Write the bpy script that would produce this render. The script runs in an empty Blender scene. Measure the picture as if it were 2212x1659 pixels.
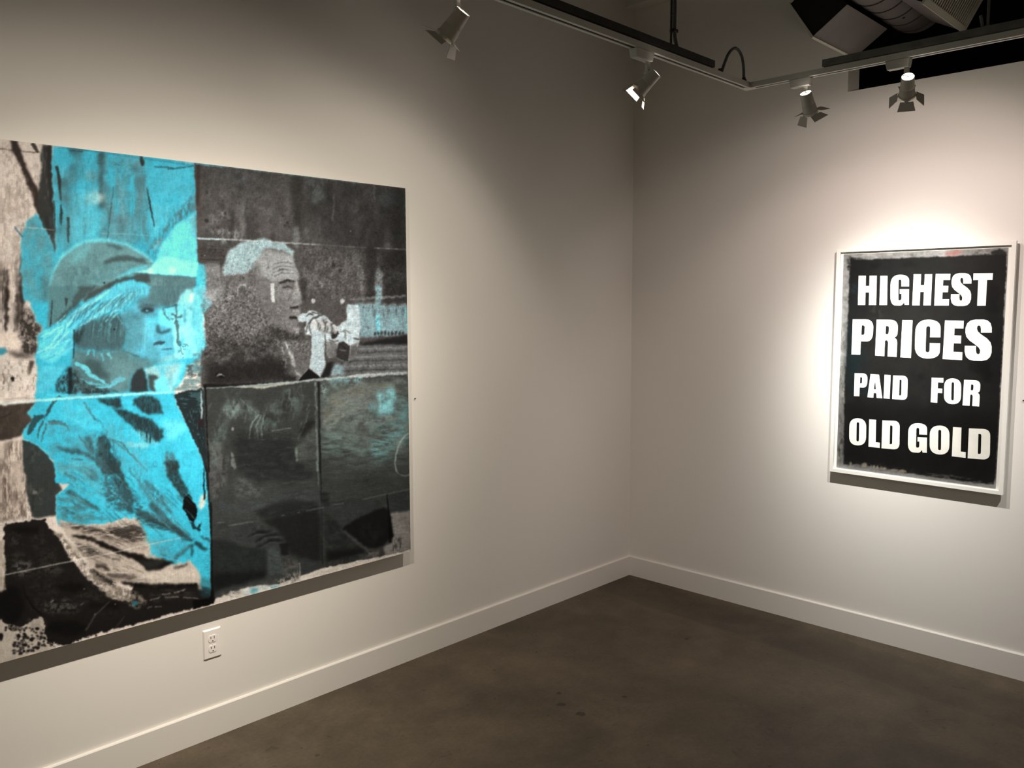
import bpy, math, random
import numpy as np
from mathutils import Vector, Matrix
from mathutils.geometry import tessellate_polygon

random.seed(7)
SC = bpy.context.scene
COL = SC.collection

# ------------------------------------------------------------------ camera
W, H = 2212, 1659
CAM = np.array([-4.10786, -2.9769, 1.65])
YAW, PITCH, ROLL, FPX = 0.80318, -0.09604, -0.00273, 1825.94


def cam_axes():
    cy, sy, cp, sp = math.cos(YAW), math.sin(YAW), math.cos(PITCH), math.sin(PITCH)
    fw = np.array([sy * cp, cy * cp, sp])
    r = np.array([cy, -sy, 0.0])
    u = np.cross(r, fw)
    cr, sr = math.cos(ROLL), math.sin(ROLL)
    return cr * r + sr * u, -sr * r + cr * u, fw


RX, UX, FW = cam_axes()


def project(P):
    d = np.asarray(P, float) - CAM
    z = d @ FW
    return np.stack([W / 2 + FPX * (d @ RX) / z, H / 2 - FPX * (d @ UX) / z], -1)


def on_plane(px, py, axis, val):
    """point of the photograph's ray that lies on the plane axis = val"""
    d = FW + (px - W / 2) / FPX * RX - (py - H / 2) / FPX * UX
    t = (val - CAM[axis]) / d[axis]
    return CAM + t * d


cd = bpy.data.cameras.new('camera')
cam = bpy.data.objects.new('camera', cd)
COL.objects.link(cam)
cd.sensor_fit = 'HORIZONTAL'
cd.sensor_width = 36.0
cd.lens = FPX / W * 36.0
cd.clip_start = 0.05
M = Matrix(((RX[0], UX[0], -FW[0], CAM[0]), (RX[1], UX[1], -FW[1], CAM[1]), (RX[2], UX[2], -FW[2], CAM[2]), (0, 0, 0, 1)))
cam.matrix_world = M
SC.camera = cam
SC.view_settings.view_transform = 'Standard'
SC.view_settings.look = 'None'
SC.view_settings.gamma = 1
SC.view_settings.exposure = 0
SC.view_settings.use_curve_mapping = False


# ------------------------------------------------------------------ helpers
def lin(c):
    c = np.asarray(c, float) / 255.0
    return np.where(c <= 0.04045, c / 12.92, ((c + 0.055) / 1.055) ** 2.4)


def new_mat(name, color, rough=0.6, metal=0.0, bump=0.0, bscale=200.0, vary=0.0, vscale=6.0):
    m = bpy.data.materials.new(name)
    m.use_nodes = True
    nt = m.node_tree
    b = nt.nodes['Principled BSDF']
    b.inputs['Base Color'].default_value = (*color, 1)
    b.inputs['Roughness'].default_value = rough
    b.inputs['Metallic'].default_value = metal
    tc = nt.nodes.new('ShaderNodeTexCoord')
    if vary:
        n = nt.nodes.new('ShaderNodeTexNoise')
        n.inputs['Scale'].default_value = vscale
        n.inputs['Detail'].default_value = 5
        nt.links.new(tc.outputs['Object'], n.inputs['Vector'])
        r = nt.nodes.new('ShaderNodeValToRGB')
        r.color_ramp.elements[0].color = (*[c * (1 - vary) for c in color], 1)
        r.color_ramp.elements[1].color = (*[min(1, c * (1 + vary)) for c in color], 1)
        r.color_ramp.elements[0].position = .3
        r.color_ramp.elements[1].position = .7
        nt.links.new(n.outputs['Fac'], r.inputs['Fac'])
        nt.links.new(r.outputs['Color'], b.inputs['Base Color'])
    if bump:
        n2 = nt.nodes.new('ShaderNodeTexNoise')
        n2.inputs['Scale'].default_value = bscale
        n2.inputs['Detail'].default_value = 3
        nt.links.new(tc.outputs['Object'], n2.inputs['Vector'])
        bp = nt.nodes.new('ShaderNodeBump')
        bp.inputs['Strength'].default_value = bump
        bp.inputs['Distance'].default_value = 0.002
        nt.links.new(n2.outputs['Fac'], bp.inputs['Height'])
        nt.links.new(bp.outputs['Normal'], b.inputs['Normal'])
    return m


class MB:
    """collects shapes into ONE mesh"""

    def __init__(self):
        self.v, self.f = [], []

    def add(self, vs, fs):
        o = len(self.v)
        self.v += [tuple(map(float, p)) for p in vs]
        self.f += [tuple(i + o for i in f) for f in fs]
        return self

    def box(self, lo, hi, m=None):
        x0, y0, z0 = lo
        x1, y1, z1 = hi
        vs = [(x0, y0, z0), (x1, y0, z0), (x1, y1, z0), (x0, y1, z0), (x0, y0, z1), (x1, y0, z1), (x1, y1, z1), (x0, y1, z1)]
        if m is not None:
            vs = [m @ Vector(p) for p in vs]
        return self.add(vs, [(0, 3, 2, 1), (4, 5, 6, 7), (0, 1, 5, 4), (1, 2, 6, 5), (2, 3, 7, 6), (3, 0, 4, 7)])

    def hexa(self, vs):
        """8 corners, first four one end loop, last four the other"""
        return self.add(vs, [(0, 3, 2, 1), (4, 5, 6, 7), (0, 1, 5, 4), (1, 2, 6, 5), (2, 3, 7, 6), (3, 0, 4, 7)])

    def lathe(self, prof, n=32, m=None, caps=(True, True), ang=(0, 2 * math.pi)):
        """prof: list of (r, z), revolved about z"""
        full = abs(ang[1] - ang[0] - 2 * math.pi) < 1e-6
        k = n if full else n + 1
        vs, fs = [], []
        for r, z in prof:
            for i in range(k):
                a = ang[0] + (ang[1] - ang[0]) * i / n
                vs.append(Vector((r * math.cos(a), r * math.sin(a), z)))
        for j in range(len(prof) - 1):
            for i in range(n):
                i2 = (i + 1) % k
                fs.append((j * k + i, j * k + i2, (j + 1) * k + i2, (j + 1) * k + i))
        if full and caps[0]:
            fs.append(tuple(range(k))[::-1])
        if full and caps[1]:
            fs.append(tuple((len(prof) - 1) * k + i for i in range(k)))
        if m is not None:
            vs = [m @ p for p in vs]
        return self.add(vs, fs)

    def tube(self, pts, r, n=10):
        pts = [Vector(p) for p in pts]
        vs, fs = [], []
        prev = None
        for i, p in enumerate(pts):
            t = (pts[min(i + 1, len(pts) - 1)] - pts[max(i - 1, 0)]).normalized()
            ref = prev if prev is not None else (Vector((0, 1, 0)) if abs(t.y) < .9 else Vector((1, 0, 0)))
            a = (ref - t * ref.dot(t)).normalized()
            prev = a
            b = t.cross(a)
            rr = r[i] if isinstance(r, (list, tuple)) else r
            for k in range(n):
                q = 2 * math.pi * k / n
                vs.append(p + a * rr * math.cos(q) + b * rr * math.sin(q))
        for i in range(len(pts) - 1):
            for k in range(n):
                k2 = (k + 1) % n
                fs.append((i * n + k, i * n + k2, (i + 1) * n + k2, (i + 1) * n + k))
        fs.append(tuple(range(n))[::-1])
        fs.append(tuple((len(pts) - 1) * n + k for k in range(n)))
        return self.add(vs, fs)

    def build(self, name, mat, parent=None, smooth=False, bevel=0.0, loc=None):
        me = bpy.data.meshes.new(name)
        vs = self.v
        if loc is not None:
            vs = [(p[0] - loc[0], p[1] - loc[1], p[2] - loc[2]) for p in vs]
        me.from_pydata(vs, [], self.f)
        me.materials.append(mat)
        me.update()
        if smooth:
            for p in me.polygons:
                p.use_smooth = True
        o = bpy.data.objects.new(name, me)
        COL.objects.link(o)
        if loc is not None:
            o.location = loc
        if smooth:
            try:
                me.set_sharp_from_angle(angle=math.radians(40))
            except Exception:
                pass
        if bevel:
            b = o.modifiers.new('bevel', 'BEVEL')
            b.width = bevel
            b.segments = 2
            b.limit_method = 'ANGLE'
        if parent is not None:
            o.parent = parent
        return o


def thing(name, label, cat, loc=(0, 0, 0), group=None):
    o = bpy.data.objects.new(name, None)
    o.empty_display_size = .05
    COL.objects.link(o)
    o.location = loc
    o['label'] = label
    o['category'] = cat
    if group:
        o['group'] = group
    return o


def tag(o, label, cat, group=None):
    o['label'] = label
    o['category'] = cat
    if group:
        o['group'] = group
    return o


def child(mb, name, mat, root, **k):
    """mesh given in world coordinates, stored relative to its thing's Empty"""
    l = root.location
    mb.v = [(p[0] - l[0], p[1] - l[1], p[2] - l[2]) for p in mb.v]
    return mb.build(name, mat, root, **k)


def struct(o, label=None):
    o['kind'] = 'structure'
    if label:
        o['label'] = label
    return o


# ------------------------------------------------------------------ materials
WALLC = (0.80, 0.775, 0.74)
m_wall = new_mat('white_wall_paint', WALLC, .62, bump=.06, bscale=350)
m_base = new_mat('white_trim_paint', (0.80, 0.775, 0.74), .38, bump=.03, bscale=60)
m_ceil = new_mat('black_ceiling_paint', (0.012, 0.011, 0.010), .9)
m_dark = new_mat('unlit_room_black', (0.006, 0.006, 0.007), .95)  # unlit space beyond the opening; its darkness is put into the colour
m_jamb = new_mat('grey_jamb', (0.22, 0.215, 0.215), .8)
m_track = new_mat('white_track_enamel', (0.62, 0.60, 0.55), .4)
m_slot = new_mat('black_slot', (0.012, 0.010, 0.008), .7)
m_chan = new_mat('dark_steel_channel', (0.035, 0.032, 0.026), .6, .2, vary=.3, vscale=20)
m_chan2 = new_mat('painted_steel_channel', (0.16, 0.155, 0.14), .6, .1, vary=.2, vscale=20)
m_black = new_mat('black_plastic', (0.02, 0.018, 0.015), .5)
m_flex = new_mat('grey_flexible_conduit', (0.10, 0.095, 0.085), .55, .3)
m_head = new_mat('white_lamp_enamel', (0.60, 0.57, 0.52), .42)
m_duct = new_mat('grey_sheet_metal', (0.19, 0.17, 0.165), .6, .15, vary=.12, vscale=5)
m_seam = new_mat('dark_duct_seam', (0.03, 0.027, 0.025), .7)
m_flat_black = new_mat('flat_black', (0.008, 0.008, 0.007), .95)
m_grille = new_mat('white_grille_paint', (0.62, 0.6, 0.52), .5)
m_plate = new_mat('white_outlet_plastic', (0.86, 0.82, 0.79), .28)
m_hole = new_mat('dark_outlet_slot', (0.03, 0.02, 0.015), .6)
m_frame = new_mat('white_frame_lacquer', (0.83, 0.82, 0.78), .4)
m_back = new_mat('white_mount_board', (0.84, 0.83, 0.79), .8)
m_canvas = new_mat('white_panel_edge', (0.82, 0.80, 0.76), .7)
m_letter = new_mat('white_poster_paint', (0.86, 0.86, 0.83), .6)
m_nail = new_mat('dark_nail', (0.06, 0.05, 0.045), .5, .5)

lamp_mat = bpy.data.materials.new('glowing_lamp_glass')
lamp_mat.use_nodes = True
_b = lamp_mat.node_tree.nodes['Principled BSDF']
_b.inputs['Base Color'].default_value = (.9, .85, .8, 1)
_b.inputs['Emission Color'].default_value = (1, .95, .88, 1)
_b.inputs['Emission Strength'].default_value = 14.0


def floor_material():
    m = bpy.data.materials.new('stained_concrete')
    m.use_nodes = True
    nt = m.node_tree
    L = nt.links.new
    b = nt.nodes['Principled BSDF']
    geo = nt.nodes.new('ShaderNodeNewGeometry')

    def noise(scale, detail=5, rough=.55, dist=0):
        n = nt.nodes.new('ShaderNodeTexNoise')
        n.inputs['Scale'].default_value = scale
        n.inputs['Detail'].default_value = detail
        n.inputs['Roughness'].default_value = rough
        n.inputs['Distortion'].default_value = dist
        L(geo.outputs['Position'], n.inputs['Vector'])
        return n

    def math_(op, a, c=None, clamp=False):
        n = nt.nodes.new('ShaderNodeMath')
        n.operation = op
        n.use_clamp = clamp
        for i, x in enumerate((a, c)):
            if x is None:
                continue
            if isinstance(x, (int, float)):
                n.inputs[i].default_value = x
            else:
                L(x, n.inputs[i])
        return n.outputs[0]

    def ramp(x, lo, hi, a=0.0, c=1.0):
        n = nt.nodes.new('ShaderNodeMapRange')
        n.interpolation_type = 'SMOOTHSTEP'
        n.inputs['From Min'].default_value = lo
        n.inputs['From Max'].default_value = hi
        n.inputs['To Min'].default_value = a
        n.inputs['To Max'].default_value = c
        L(x, n.inputs['Value'])
        return n.outputs['Result']

    big = noise(1.6, 6, .6, .4)
    mid = noise(7, 6, .65)
    fine = noise(60, 4, .7)
    sep = nt.nodes.new('ShaderNodeSeparateXYZ')
    L(geo.outputs['Position'], sep.inputs[0])
    v = math_('MULTIPLY', ramp(big.outputs['Fac'], .3, .7, .70, 1.22), ramp(mid.outputs['Fac'], .3, .7, .84, 1.14))
    v = math_('MULTIPLY', v, ramp(fine.outputs['Fac'], .3, .7, .9, 1.1))
    # darker strip along the right wall, ragged edge
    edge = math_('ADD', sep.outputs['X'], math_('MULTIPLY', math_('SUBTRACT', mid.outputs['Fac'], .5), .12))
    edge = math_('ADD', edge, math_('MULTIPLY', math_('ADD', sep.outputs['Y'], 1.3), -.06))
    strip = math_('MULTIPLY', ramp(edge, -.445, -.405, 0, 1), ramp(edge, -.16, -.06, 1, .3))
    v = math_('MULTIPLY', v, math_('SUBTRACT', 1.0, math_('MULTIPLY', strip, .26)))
    # small scattered pits and scuffs
    pit = noise(26, 2, .5)
    v = math_('MULTIPLY', v, ramp(pit.outputs['Fac'], .70, .75, 1, .55))
    scuff = noise(12, 3, .6, 1.5)
    v = math_('MULTIPLY', v, ramp(scuff.outputs['Fac'], .67, .72, 1, .72))
    # the distinct dark drips in the middle
    wob = noise(45, 2)
    for (cx, cy, r) in ((-1.493, -.725, .011), (-1.565, -.799, .016), (-1.571, -.908, .018), (-1.33, -.945, .011), (-0.62, -.80, .012)):
        d = nt.nodes.new('ShaderNodeVectorMath')
        d.operation = 'DISTANCE'
        L(geo.outputs['Position'], d.inputs[0])
        d.inputs[1].default_value = (cx, cy, 0)
        dd = math_('ADD', d.outputs['Value'], math_('MULTIPLY', math_('SUBTRACT', wob.outputs['Fac'], .5), .03))
        v = math_('MULTIPLY', v, ramp(dd, r * .8, r * 1.15, .38, 1))
    mix = nt.nodes.new('ShaderNodeMix')
    mix.data_type = 'RGBA'
    mix.inputs[6].default_value = (0.098, 0.073, 0.048, 1)
    mix.inputs[7].default_value = (0.088, 0.069, 0.046, 1)
    L(mid.outputs['Fac'], mix.inputs[0])
    sc = nt.nodes.new('ShaderNodeVectorMath')
    sc.operation = 'SCALE'
    L(mix.outputs[2], sc.inputs[0])
    L(v, sc.inputs['Scale'])
    L(sc.outputs[0], b.inputs['Base Color'])
    b.inputs['Roughness'].default_value = .55
    b.inputs['Specular IOR Level'].default_value = .35
    bp = nt.nodes.new('ShaderNodeBump')
    bp.inputs['Strength'].default_value = .12
    bp.inputs['Distance'].default_value = .003
    L(fine.outputs['Fac'], bp.inputs['Height'])
    L(bp.outputs['Normal'], b.inputs['Normal'])
    return m


m_floor = floor_material()

# ------------------------------------------------------------------ the room
T = .013          # baseboard thickness
BH = .117         # baseboard height
OPY, OPZ = -1.248, 2.649   # corner of the opening above the right wall
CEIL = 4.3
struct(MB().box((-6.5, -6.5, -.1), (4.5, .15, 0)).build('floor', m_floor), 'dark mottled concrete floor')
struct(MB().box((-6.5, 0, 0), (.13, .15, CEIL)).build('wall_left', m_wall), 'white wall carrying the large cyan painting')
wr = MB()
poly = [(0, 0), (-6.5, 0), (-6.5, OPZ), (OPY, OPZ), (OPY, CEIL), (0, CEIL)]
n = len(poly)
wr.add([(0, y, z) for y, z in poly] + [(.13, y, z) for y, z in poly],
       [(0, 1, 2, 3), (0, 3, 4, 5), (6, 9, 8, 7), (6, 11, 10, 9)] + [(i, i + n, (i + 1) % n + n, (i + 1) % n) for i in range(n)])
struct(wr.build('wall_right', m_wall), 'white wall with an opening above, carrying the framed lettered print')
struct(MB().box((-6.5, -6.5, CEIL), (4.5, .15, CEIL + .1)).build('ceiling', m_ceil), 'black ceiling')
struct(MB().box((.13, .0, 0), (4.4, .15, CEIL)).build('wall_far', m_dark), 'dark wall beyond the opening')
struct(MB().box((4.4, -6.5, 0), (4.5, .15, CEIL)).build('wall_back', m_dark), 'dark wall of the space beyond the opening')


def baseboard(name, pts):
    """profile with an eased top edge swept along the wall; pts in plan (wall side outward)"""
    prof = [(0, 0), (T, 0), (T, BH - .004), (T - .003, BH), (0, BH)]
    mb = MB()
    vs = []
    for (ox, oy, dx, dy, s) in pts:
        for d, z in prof:
            vs.append((ox + dx * d + s[0] * d, oy + dy * d + s[1] * d, z))
    k = len(prof)
    mb.add(vs, [(i, (i + 1) % k, (i + 1) % k + k, i + k) for i in range(k)] + [tuple(range(k))[::-1], tuple(range(k, 2 * k))])
    return mb.build(name, m_base)


struct(baseboard('baseboard_left', [(-6.5, 0, 0, -1, (0, 0)), (0, 0, 0, -1, (-1, 0))]))
struct(baseboard('baseboard_right', [(0, 0, -1, 0, (0, -1)), (0, -6.5, -1, 0, (0, 0))]))
struct(MB().box((-.09, OPY, 3.31), (0, 0, 3.52)).build('trim_1', m_wall), 'shallow ledge high on the right wall')
# ------------------------------------------------------------------ lighting track
ZT = 2.48                       # underside of the track
TW, TH = .035, .020             # track width, height
YL = -1.2785                    # centre line of the track along the left wall
XR = -1.0105                    # centre line of the track along the right wall
CH = .024                       # height of the steel channel above


def track_mesh(a0, a1, along):
    """U profile open at the bottom; along = 'x' or 'y'"""
    w, h, s, t = TW / 2, TH, .006, .003
    prof = [(-w, 0), (-s, 0), (-s, t), (-w + t, t), (-w + t, h - t), (w - t, h - t), (w - t, t), (s, t), (s, 0), (w, 0), (w, h), (-w, h)]
    k = len(prof)
    vs = []
    for a in (a0, a1):
        for d, z in prof:
            vs.append((a, YL + d, ZT + z) if along == 'x' else (XR + d, a, ZT + z))
    mb = MB()
    mb.add(vs, [(i, (i + 1) % k, (i + 1) % k + k, i + k) for i in range(k)])
    for q in ((0, 1, 2, 3), (0, 3, 4, 11), (11, 4, 5, 10), (10, 5, 6, 9), (6, 7, 8, 9)):
        mb.add([vs[i] for i in q], [(0, 1, 2, 3)])
        mb.add([vs[i + k] for i in q], [(3, 2, 1, 0)])
    return mb


def make_track(label, along, a0, a1):
    mid = (a0 + a1) / 2
    loc = (mid, YL, ZT) if along == 'x' else (XR, mid, ZT)
    t = thing('lighting_track', label, 'light track', loc, 'lighting tracks')
    child(track_mesh(a0, a1, along), 'rail', m_track, t)
    w = TW / 2 - .0035
    if along == 'x':
        b = MB().box((a0 + .004, YL - w, ZT + .008), (a1 - .004, YL + w, ZT + .0165))
    else:
        b = MB().box((XR - w, a0 + .004, ZT + .008), (XR + w, a1 - .004, ZT + .0165))
    child(b, 'conductor_strip', m_slot, t)
    return t


make_track('white lighting track running along the left wall above the large painting', 'x', -5.2, XR - TW / 2 - .012)
make_track('white lighting track running along the right wall above the framed print', 'y', -4.2, YL - TW / 2 - .012)
t = thing('track_connector', 'small white corner connector joining the two lighting tracks', 'track connector', (XR, YL, ZT))
child(MB().box((XR - .03, YL - .0185, ZT - .001), (XR + .0185, YL + .0185, ZT + TH + .001)).box((XR - .0185, YL - .031, ZT - .0005), (XR + .018, YL - .0185, ZT + TH + .0005)), 'housing', m_track, t, bevel=.0015)
child(MB().box((XR - .010, YL - .006, ZT + TH + .001), (XR + .012, YL + .006, ZT + TH + .005)), 'cover_plate', m_chan, t)


def make_channel(label, mat, along, a0, a1):
    """steel strut: C profile, open side up"""
    w, h, t_ = .0205, CH, .0035
    z0 = ZT + TH + .0045
    prof = [(-w, 0), (w, 0), (w, h), (w - .008, h), (w - .008, h - t_), (w - t_, h - t_), (w - t_, t_), (-w + t_, t_), (-w + t_, h - t_), (-w + .008, h - t_), (-w + .008, h), (-w, h)]
    k = len(prof)
    vs = []
    for a in (a0, a1):
        for d, z in prof:
            vs.append((a, YL + d, z0 + z) if along == 'x' else (XR + d, a, z0 + z))
    mid = (a0 + a1) / 2
    mb = MB()
    mb.add(vs, [(i, (i + 1) % k, (i + 1) % k + k, i + k) for i in range(k)])
    for q in ((0, 1, 6, 7), (1, 2, 5, 6), (2, 3, 4, 5), (0, 7, 8, 11), (11, 8, 9, 10)):
        mb.add([vs[i] for i in q], [(0, 1, 2, 3)])
        mb.add([vs[i + k] for i in q], [(3, 2, 1, 0)])
    # clips that hold the track under the strut
    for a in np.arange(a0 + .25, a1 - .1, .8):
        if along == 'x':
            mb.box((a - .012, YL - .012, ZT + TH), (a + .012, YL + .012, z0 + .001))
        else:
            mb.box((XR - .012, a - .012, ZT + TH), (XR + .012, a + .012, z0 + .001))
    loc = (mid, YL, z0) if along == 'x' else (XR, mid, z0)
    mb.v = [(p[0] - loc[0], p[1] - loc[1], p[2] - loc[2]) for p in mb.v]
    o = mb.build('strut_channel', mat)
    o.location = loc
    tag(o, label, 'steel channel', 'steel channels above the lighting tracks')
    return o


make_channel('dark steel strut channel lying on the left wall lighting track', m_chan, 'x', -5.2, -1.295)
make_channel('grey steel strut channel lying on the right wall lighting track', m_chan2, 'y', -4.2, -1.584)
ZC = ZT + TH + .0045 + CH

# hangers
rod = MB().tube([(-1.553, YL, ZC - .012), (-1.553, YL, CEIL)], .004, 8)
for z in np.arange(ZC + .02, CEIL - .02, .03):
    rod.lathe([(.0044, z), (.0044, z + .004)], 8, Matrix.Translation((-1.553, YL, 0)))
r = thing('threaded_rod', 'thin black hanger rod dropping to the left wall track channel', 'hanger rod', (-1.553, YL, ZC), 'ceiling hanger rods')
child(rod, 'rod', m_black, r)
child(MB().lathe([(.009, ZC - .003), (.009, ZC + .006)], 6, Matrix.Translation((-1.553, YL, 0))), 'nut', m_black, r)
r = thing('threaded_rod', 'thin grey hanger rod dropping to the right wall track channel', 'hanger rod', (XR, -2.123, ZC), 'ceiling hanger rods')
child(MB().tube([(XR, -2.123, ZC - .012), (XR, -2.123, CEIL)], .0045, 8), 'rod', m_chan2, r)
child(MB().lathe([(.010, ZC - .003), (.010, ZC + .006)], 6, Matrix.Translation((XR, -2.123, 0))), 'nut', m_chan2, r)


def flex(pts, r0, n=8, pitch=.006):
    """flexible metal conduit: ribbed tube along a polyline"""
    P = [Vector(p) for p in pts]
    out, rad = [], []
    for i in range(len(P) - 1):
        seg = (P[i + 1] - P[i]).length
        k = max(1, int(seg / pitch * 2))
        for j in range(k):
            out.append(P[i].lerp(P[i + 1], j / k))
    out.append(P[-1])
    rad = [r0 if i % 2 else r0 * .82 for i in range(len(out))]
    return MB().tube(out, rad, n)


c = thing('flexible_conduit', 'thin ribbed conduit tied beside the black hanger rod', 'conduit', (-1.533, YL, ZC), 'flexible conduits')
pts = [(-1.533, YL, CEIL), (-1.533, YL, ZC + .06), (-1.530, YL, ZC + .035), (-1.520, YL, ZC + .012), (-1.510, YL, ZC - .01)]
child(flex(pts, .0075), 'conduit_sleeve', m_flex, c, smooth=False)
child(MB().box((-1.5482, YL - .010, ZC + .050), (-1.5225, YL + .010, ZC + .062)), 'clamp', m_black, c, bevel=.002)
c = thing('flexible_conduit', 'ribbed grey conduit arched in a loop above the track corner', 'conduit', (-1.10, YL, ZC), 'flexible conduits')
arch = [(1557, 161), (1561, 148), (1566, 134), (1572, 119), (1578, 110), (1584, 105), (1589, 104), (1594, 107), (1599, 114), (1603, 124), (1605.5, 138), (1606.5, 155), (1606.5, 180)]
ap = [on_plane(x, y, 1, YL) for x, y in arch]
child(flex([(p[0], YL, p[2]) for p in ap], .0062), 'conduit_sleeve', m_flex, c)
for (x0, z0) in ((ap[0][0] - .006, ap[0][2]), (ap[-1][0], ap[-1][2])):
    child(MB().lathe([(.011, 0), (.011, .008), (.0075, .010), (.0075, .016)], 12, Matrix.Translation((x0, YL, ZT + TH + .001))), 'end_fitting', m_black, c)
c = flex([tuple(on_plane(2123, 64, 0, XR)), tuple(on_plane(2121.5, 50, 0, XR)), tuple(on_plane(2118.5, 34, 0, XR))], .0055)
o = c.build('cable_end', m_chan2)
tag(o, 'short stub of grey cable poking up beside the grey hanger rod', 'cable')


# ------------------------------------------------------------------ track spotlights
def frame_of(d, roll=0.0):
    z = -Vector(d).normalized()
    x = Vector((0, 0, 1)).cross(z).normalized()
    y = z.cross(x)
    m = Matrix((x, y, z)).transposed().to_4x4()
    return m @ Matrix.Rotation(roll, 4, 'Z')


RB = .0265   # front radius of the barrel


def spotlight(label, along, stem, adapter, centre, target, roll=0., flaps=(30, 30, 30, 30), power=100, prof=None, lit=True):
    """flaps: opening angles of the doors at +x, +y, -x, -y of the lamp's own frame"""
    sx, sy = stem
    root = thing('track_spotlight', label, 'spotlight', (sx, sy, ZT), 'track spotlights')
    a0, a1 = adapter
    h = .030
    if along == 'x':
        ad = MB().hexa([(a0, YL - .017, ZT - .0005), (a1, YL - .017, ZT - .0005), (a1, YL + .017, ZT - .0005), (a0, YL + .017, ZT - .0005),
                        (a0 + .004, YL - .014, ZT - h), (a1 - .006, YL - .014, ZT - h), (a1 - .006, YL + .014, ZT - h), (a0 + .004, YL + .014, ZT - h)])
    else:
        ad = MB().hexa([(XR - .017, a0, ZT - .0005), (XR + .017, a0, ZT - .0005), (XR + .017, a1, ZT - .0005), (XR - .017, a1, ZT - .0005),
                        (XR - .014, a0 + .004, ZT - h), (XR + .014, a0 + .004, ZT - h), (XR + .014, a1 - .006, ZT - h), (XR - .014, a1 - .006, ZT - h)])
    child(ad, 'track_adapter', m_head, root, bevel=.002)
    c = Vector(centre)
    d = (Vector(target) - c).normalized()
    m = Matrix.Translation(c) @ frame_of(d, roll)
    jz = c.z + .032
    child(MB().box((sx - .008, sy - .0055, jz), (sx + .008, sy + .0055, ZT - h + .001)) if along == 'x' else
          MB().box((sx - .0055, sy - .008, jz), (sx + .0055, sy + .008, ZT - h + .001)), 'stem', m_head, root, bevel=.002)
    j = Vector((sx, sy, jz))
    q = m @ Vector((0, 0, .020))
    side = (j - q)
    # swivel arm from stem to the barrel and the round joint knob
    arm = MB().tube([j + Vector((0, 0, .004)), j, q.lerp(j, .25)], .0065, 10)
    child(arm, 'yoke', m_head, root, smooth=True)
    kn = frame_of((0, 1, 0) if along == 'x' else (1, 0, 0))
    child(MB().lathe([(.0, -.0085), (.009, -.0085), (.0095, -.006), (.0095, .006), (.009, .0085), (.0, .0085)], 18, Matrix.Translation(j) @ kn, (False, False)), 'knob', m_head, root, smooth=True)
    # barrel: bell with a ring line, open front, hollow
    prof_out = [(.0200, .0430), (.0208, .0425), (.0218, .022), (.0224, .010), (.0232, .0), (.0226, -.001), (.0238, -.003), (RB, -.033), (RB, -.036), (RB - .002, -.036), (RB - .0025, -.032), (.0215, -.002), (.0205, .012), (.0206, .022), (.0198, .0425), (.0200, .0430)]
    child(MB().lathe(prof_out, 36, m, (False, False)), 'barrel', m_head, root, smooth=True)
    # the lamp shows through the vented rear
    lm = MB().lathe([(.0150, .016), (.0190, .019), (.0185, .024), (.0150, .030), (.0085, .034), (0, .035)], 28, m, (True, False))
    child(lm, 'lamp', lamp_mat, root, smooth=True)
    cage = MB()
    for k in range(3):
        a = 2 * math.pi * k / 3 + .5
        pts = [m @ Vector((r_ * math.cos(a), r_ * math.sin(a), z_)) for r_, z_ in ((.0200, .0425), (.0150, .0435), (.0100, .044), (.0050, .0440), (.0, .0440))]
        cage.tube(pts, .0014, 6)
    child(cage, 'lamp_guard', m_head, root)
    # lamp face inside the barrel
    child(MB().lathe([(.0, -.0285), (.0215, -.0285), (.0225, -.025), (.0, -.025)], 28, m, (False, False)), 'lens', lamp_mat, root)
    # barn doors
    ring = MB().lathe([(RB + .0005, -.030), (RB + .002, -.030), (RB + .002, -.040), (RB + .0002, -.040), (RB + .0002, -.030)], 36, m, (False, False))
    child(ring, 'door_ring', m_head, root)
    for k, ang in enumerate(flaps):
        if ang is None:
            continue
        a = k * math.pi / 2
        th = math.radians(ang)
        hinge = Matrix.Translation((RB + .0035, 0, -.039))
        rot = Matrix.Rotation(th, 4, 'Y')   # opens outward
        mm = m @ Matrix.Rotation(a, 4, 'Z') @ hinge @ rot.inverted() if False else m @ Matrix.Rotation(a, 4, 'Z') @ hinge @ Matrix.Rotation(-th, 4, 'Y')
        w0, w1, L_ = .021, .029, .034
        fl = MB()
        t_ = .0008
        vs = [(-t_, -w0, 0), (t_, -w0, 0), (t_, w0, 0), (-t_, w0, 0), (-t_, -w1, -L_), (t_, -w1, -L_), (t_, w1, -L_), (-t_, w1, -L_)]
        fl.hexa([mm @ Vector(p) for p in vs])
        # hinge tab reaching back to the ring
        fl.box((-.002, -.006, -.002), (.0008, .006, .004), mm)
        child(fl, 'barn_door', m_head, root)
    if lit:
        beam('lamp_beam', m @ Vector((0, 0, -.0325)), d, power, prof)
    return root


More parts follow.
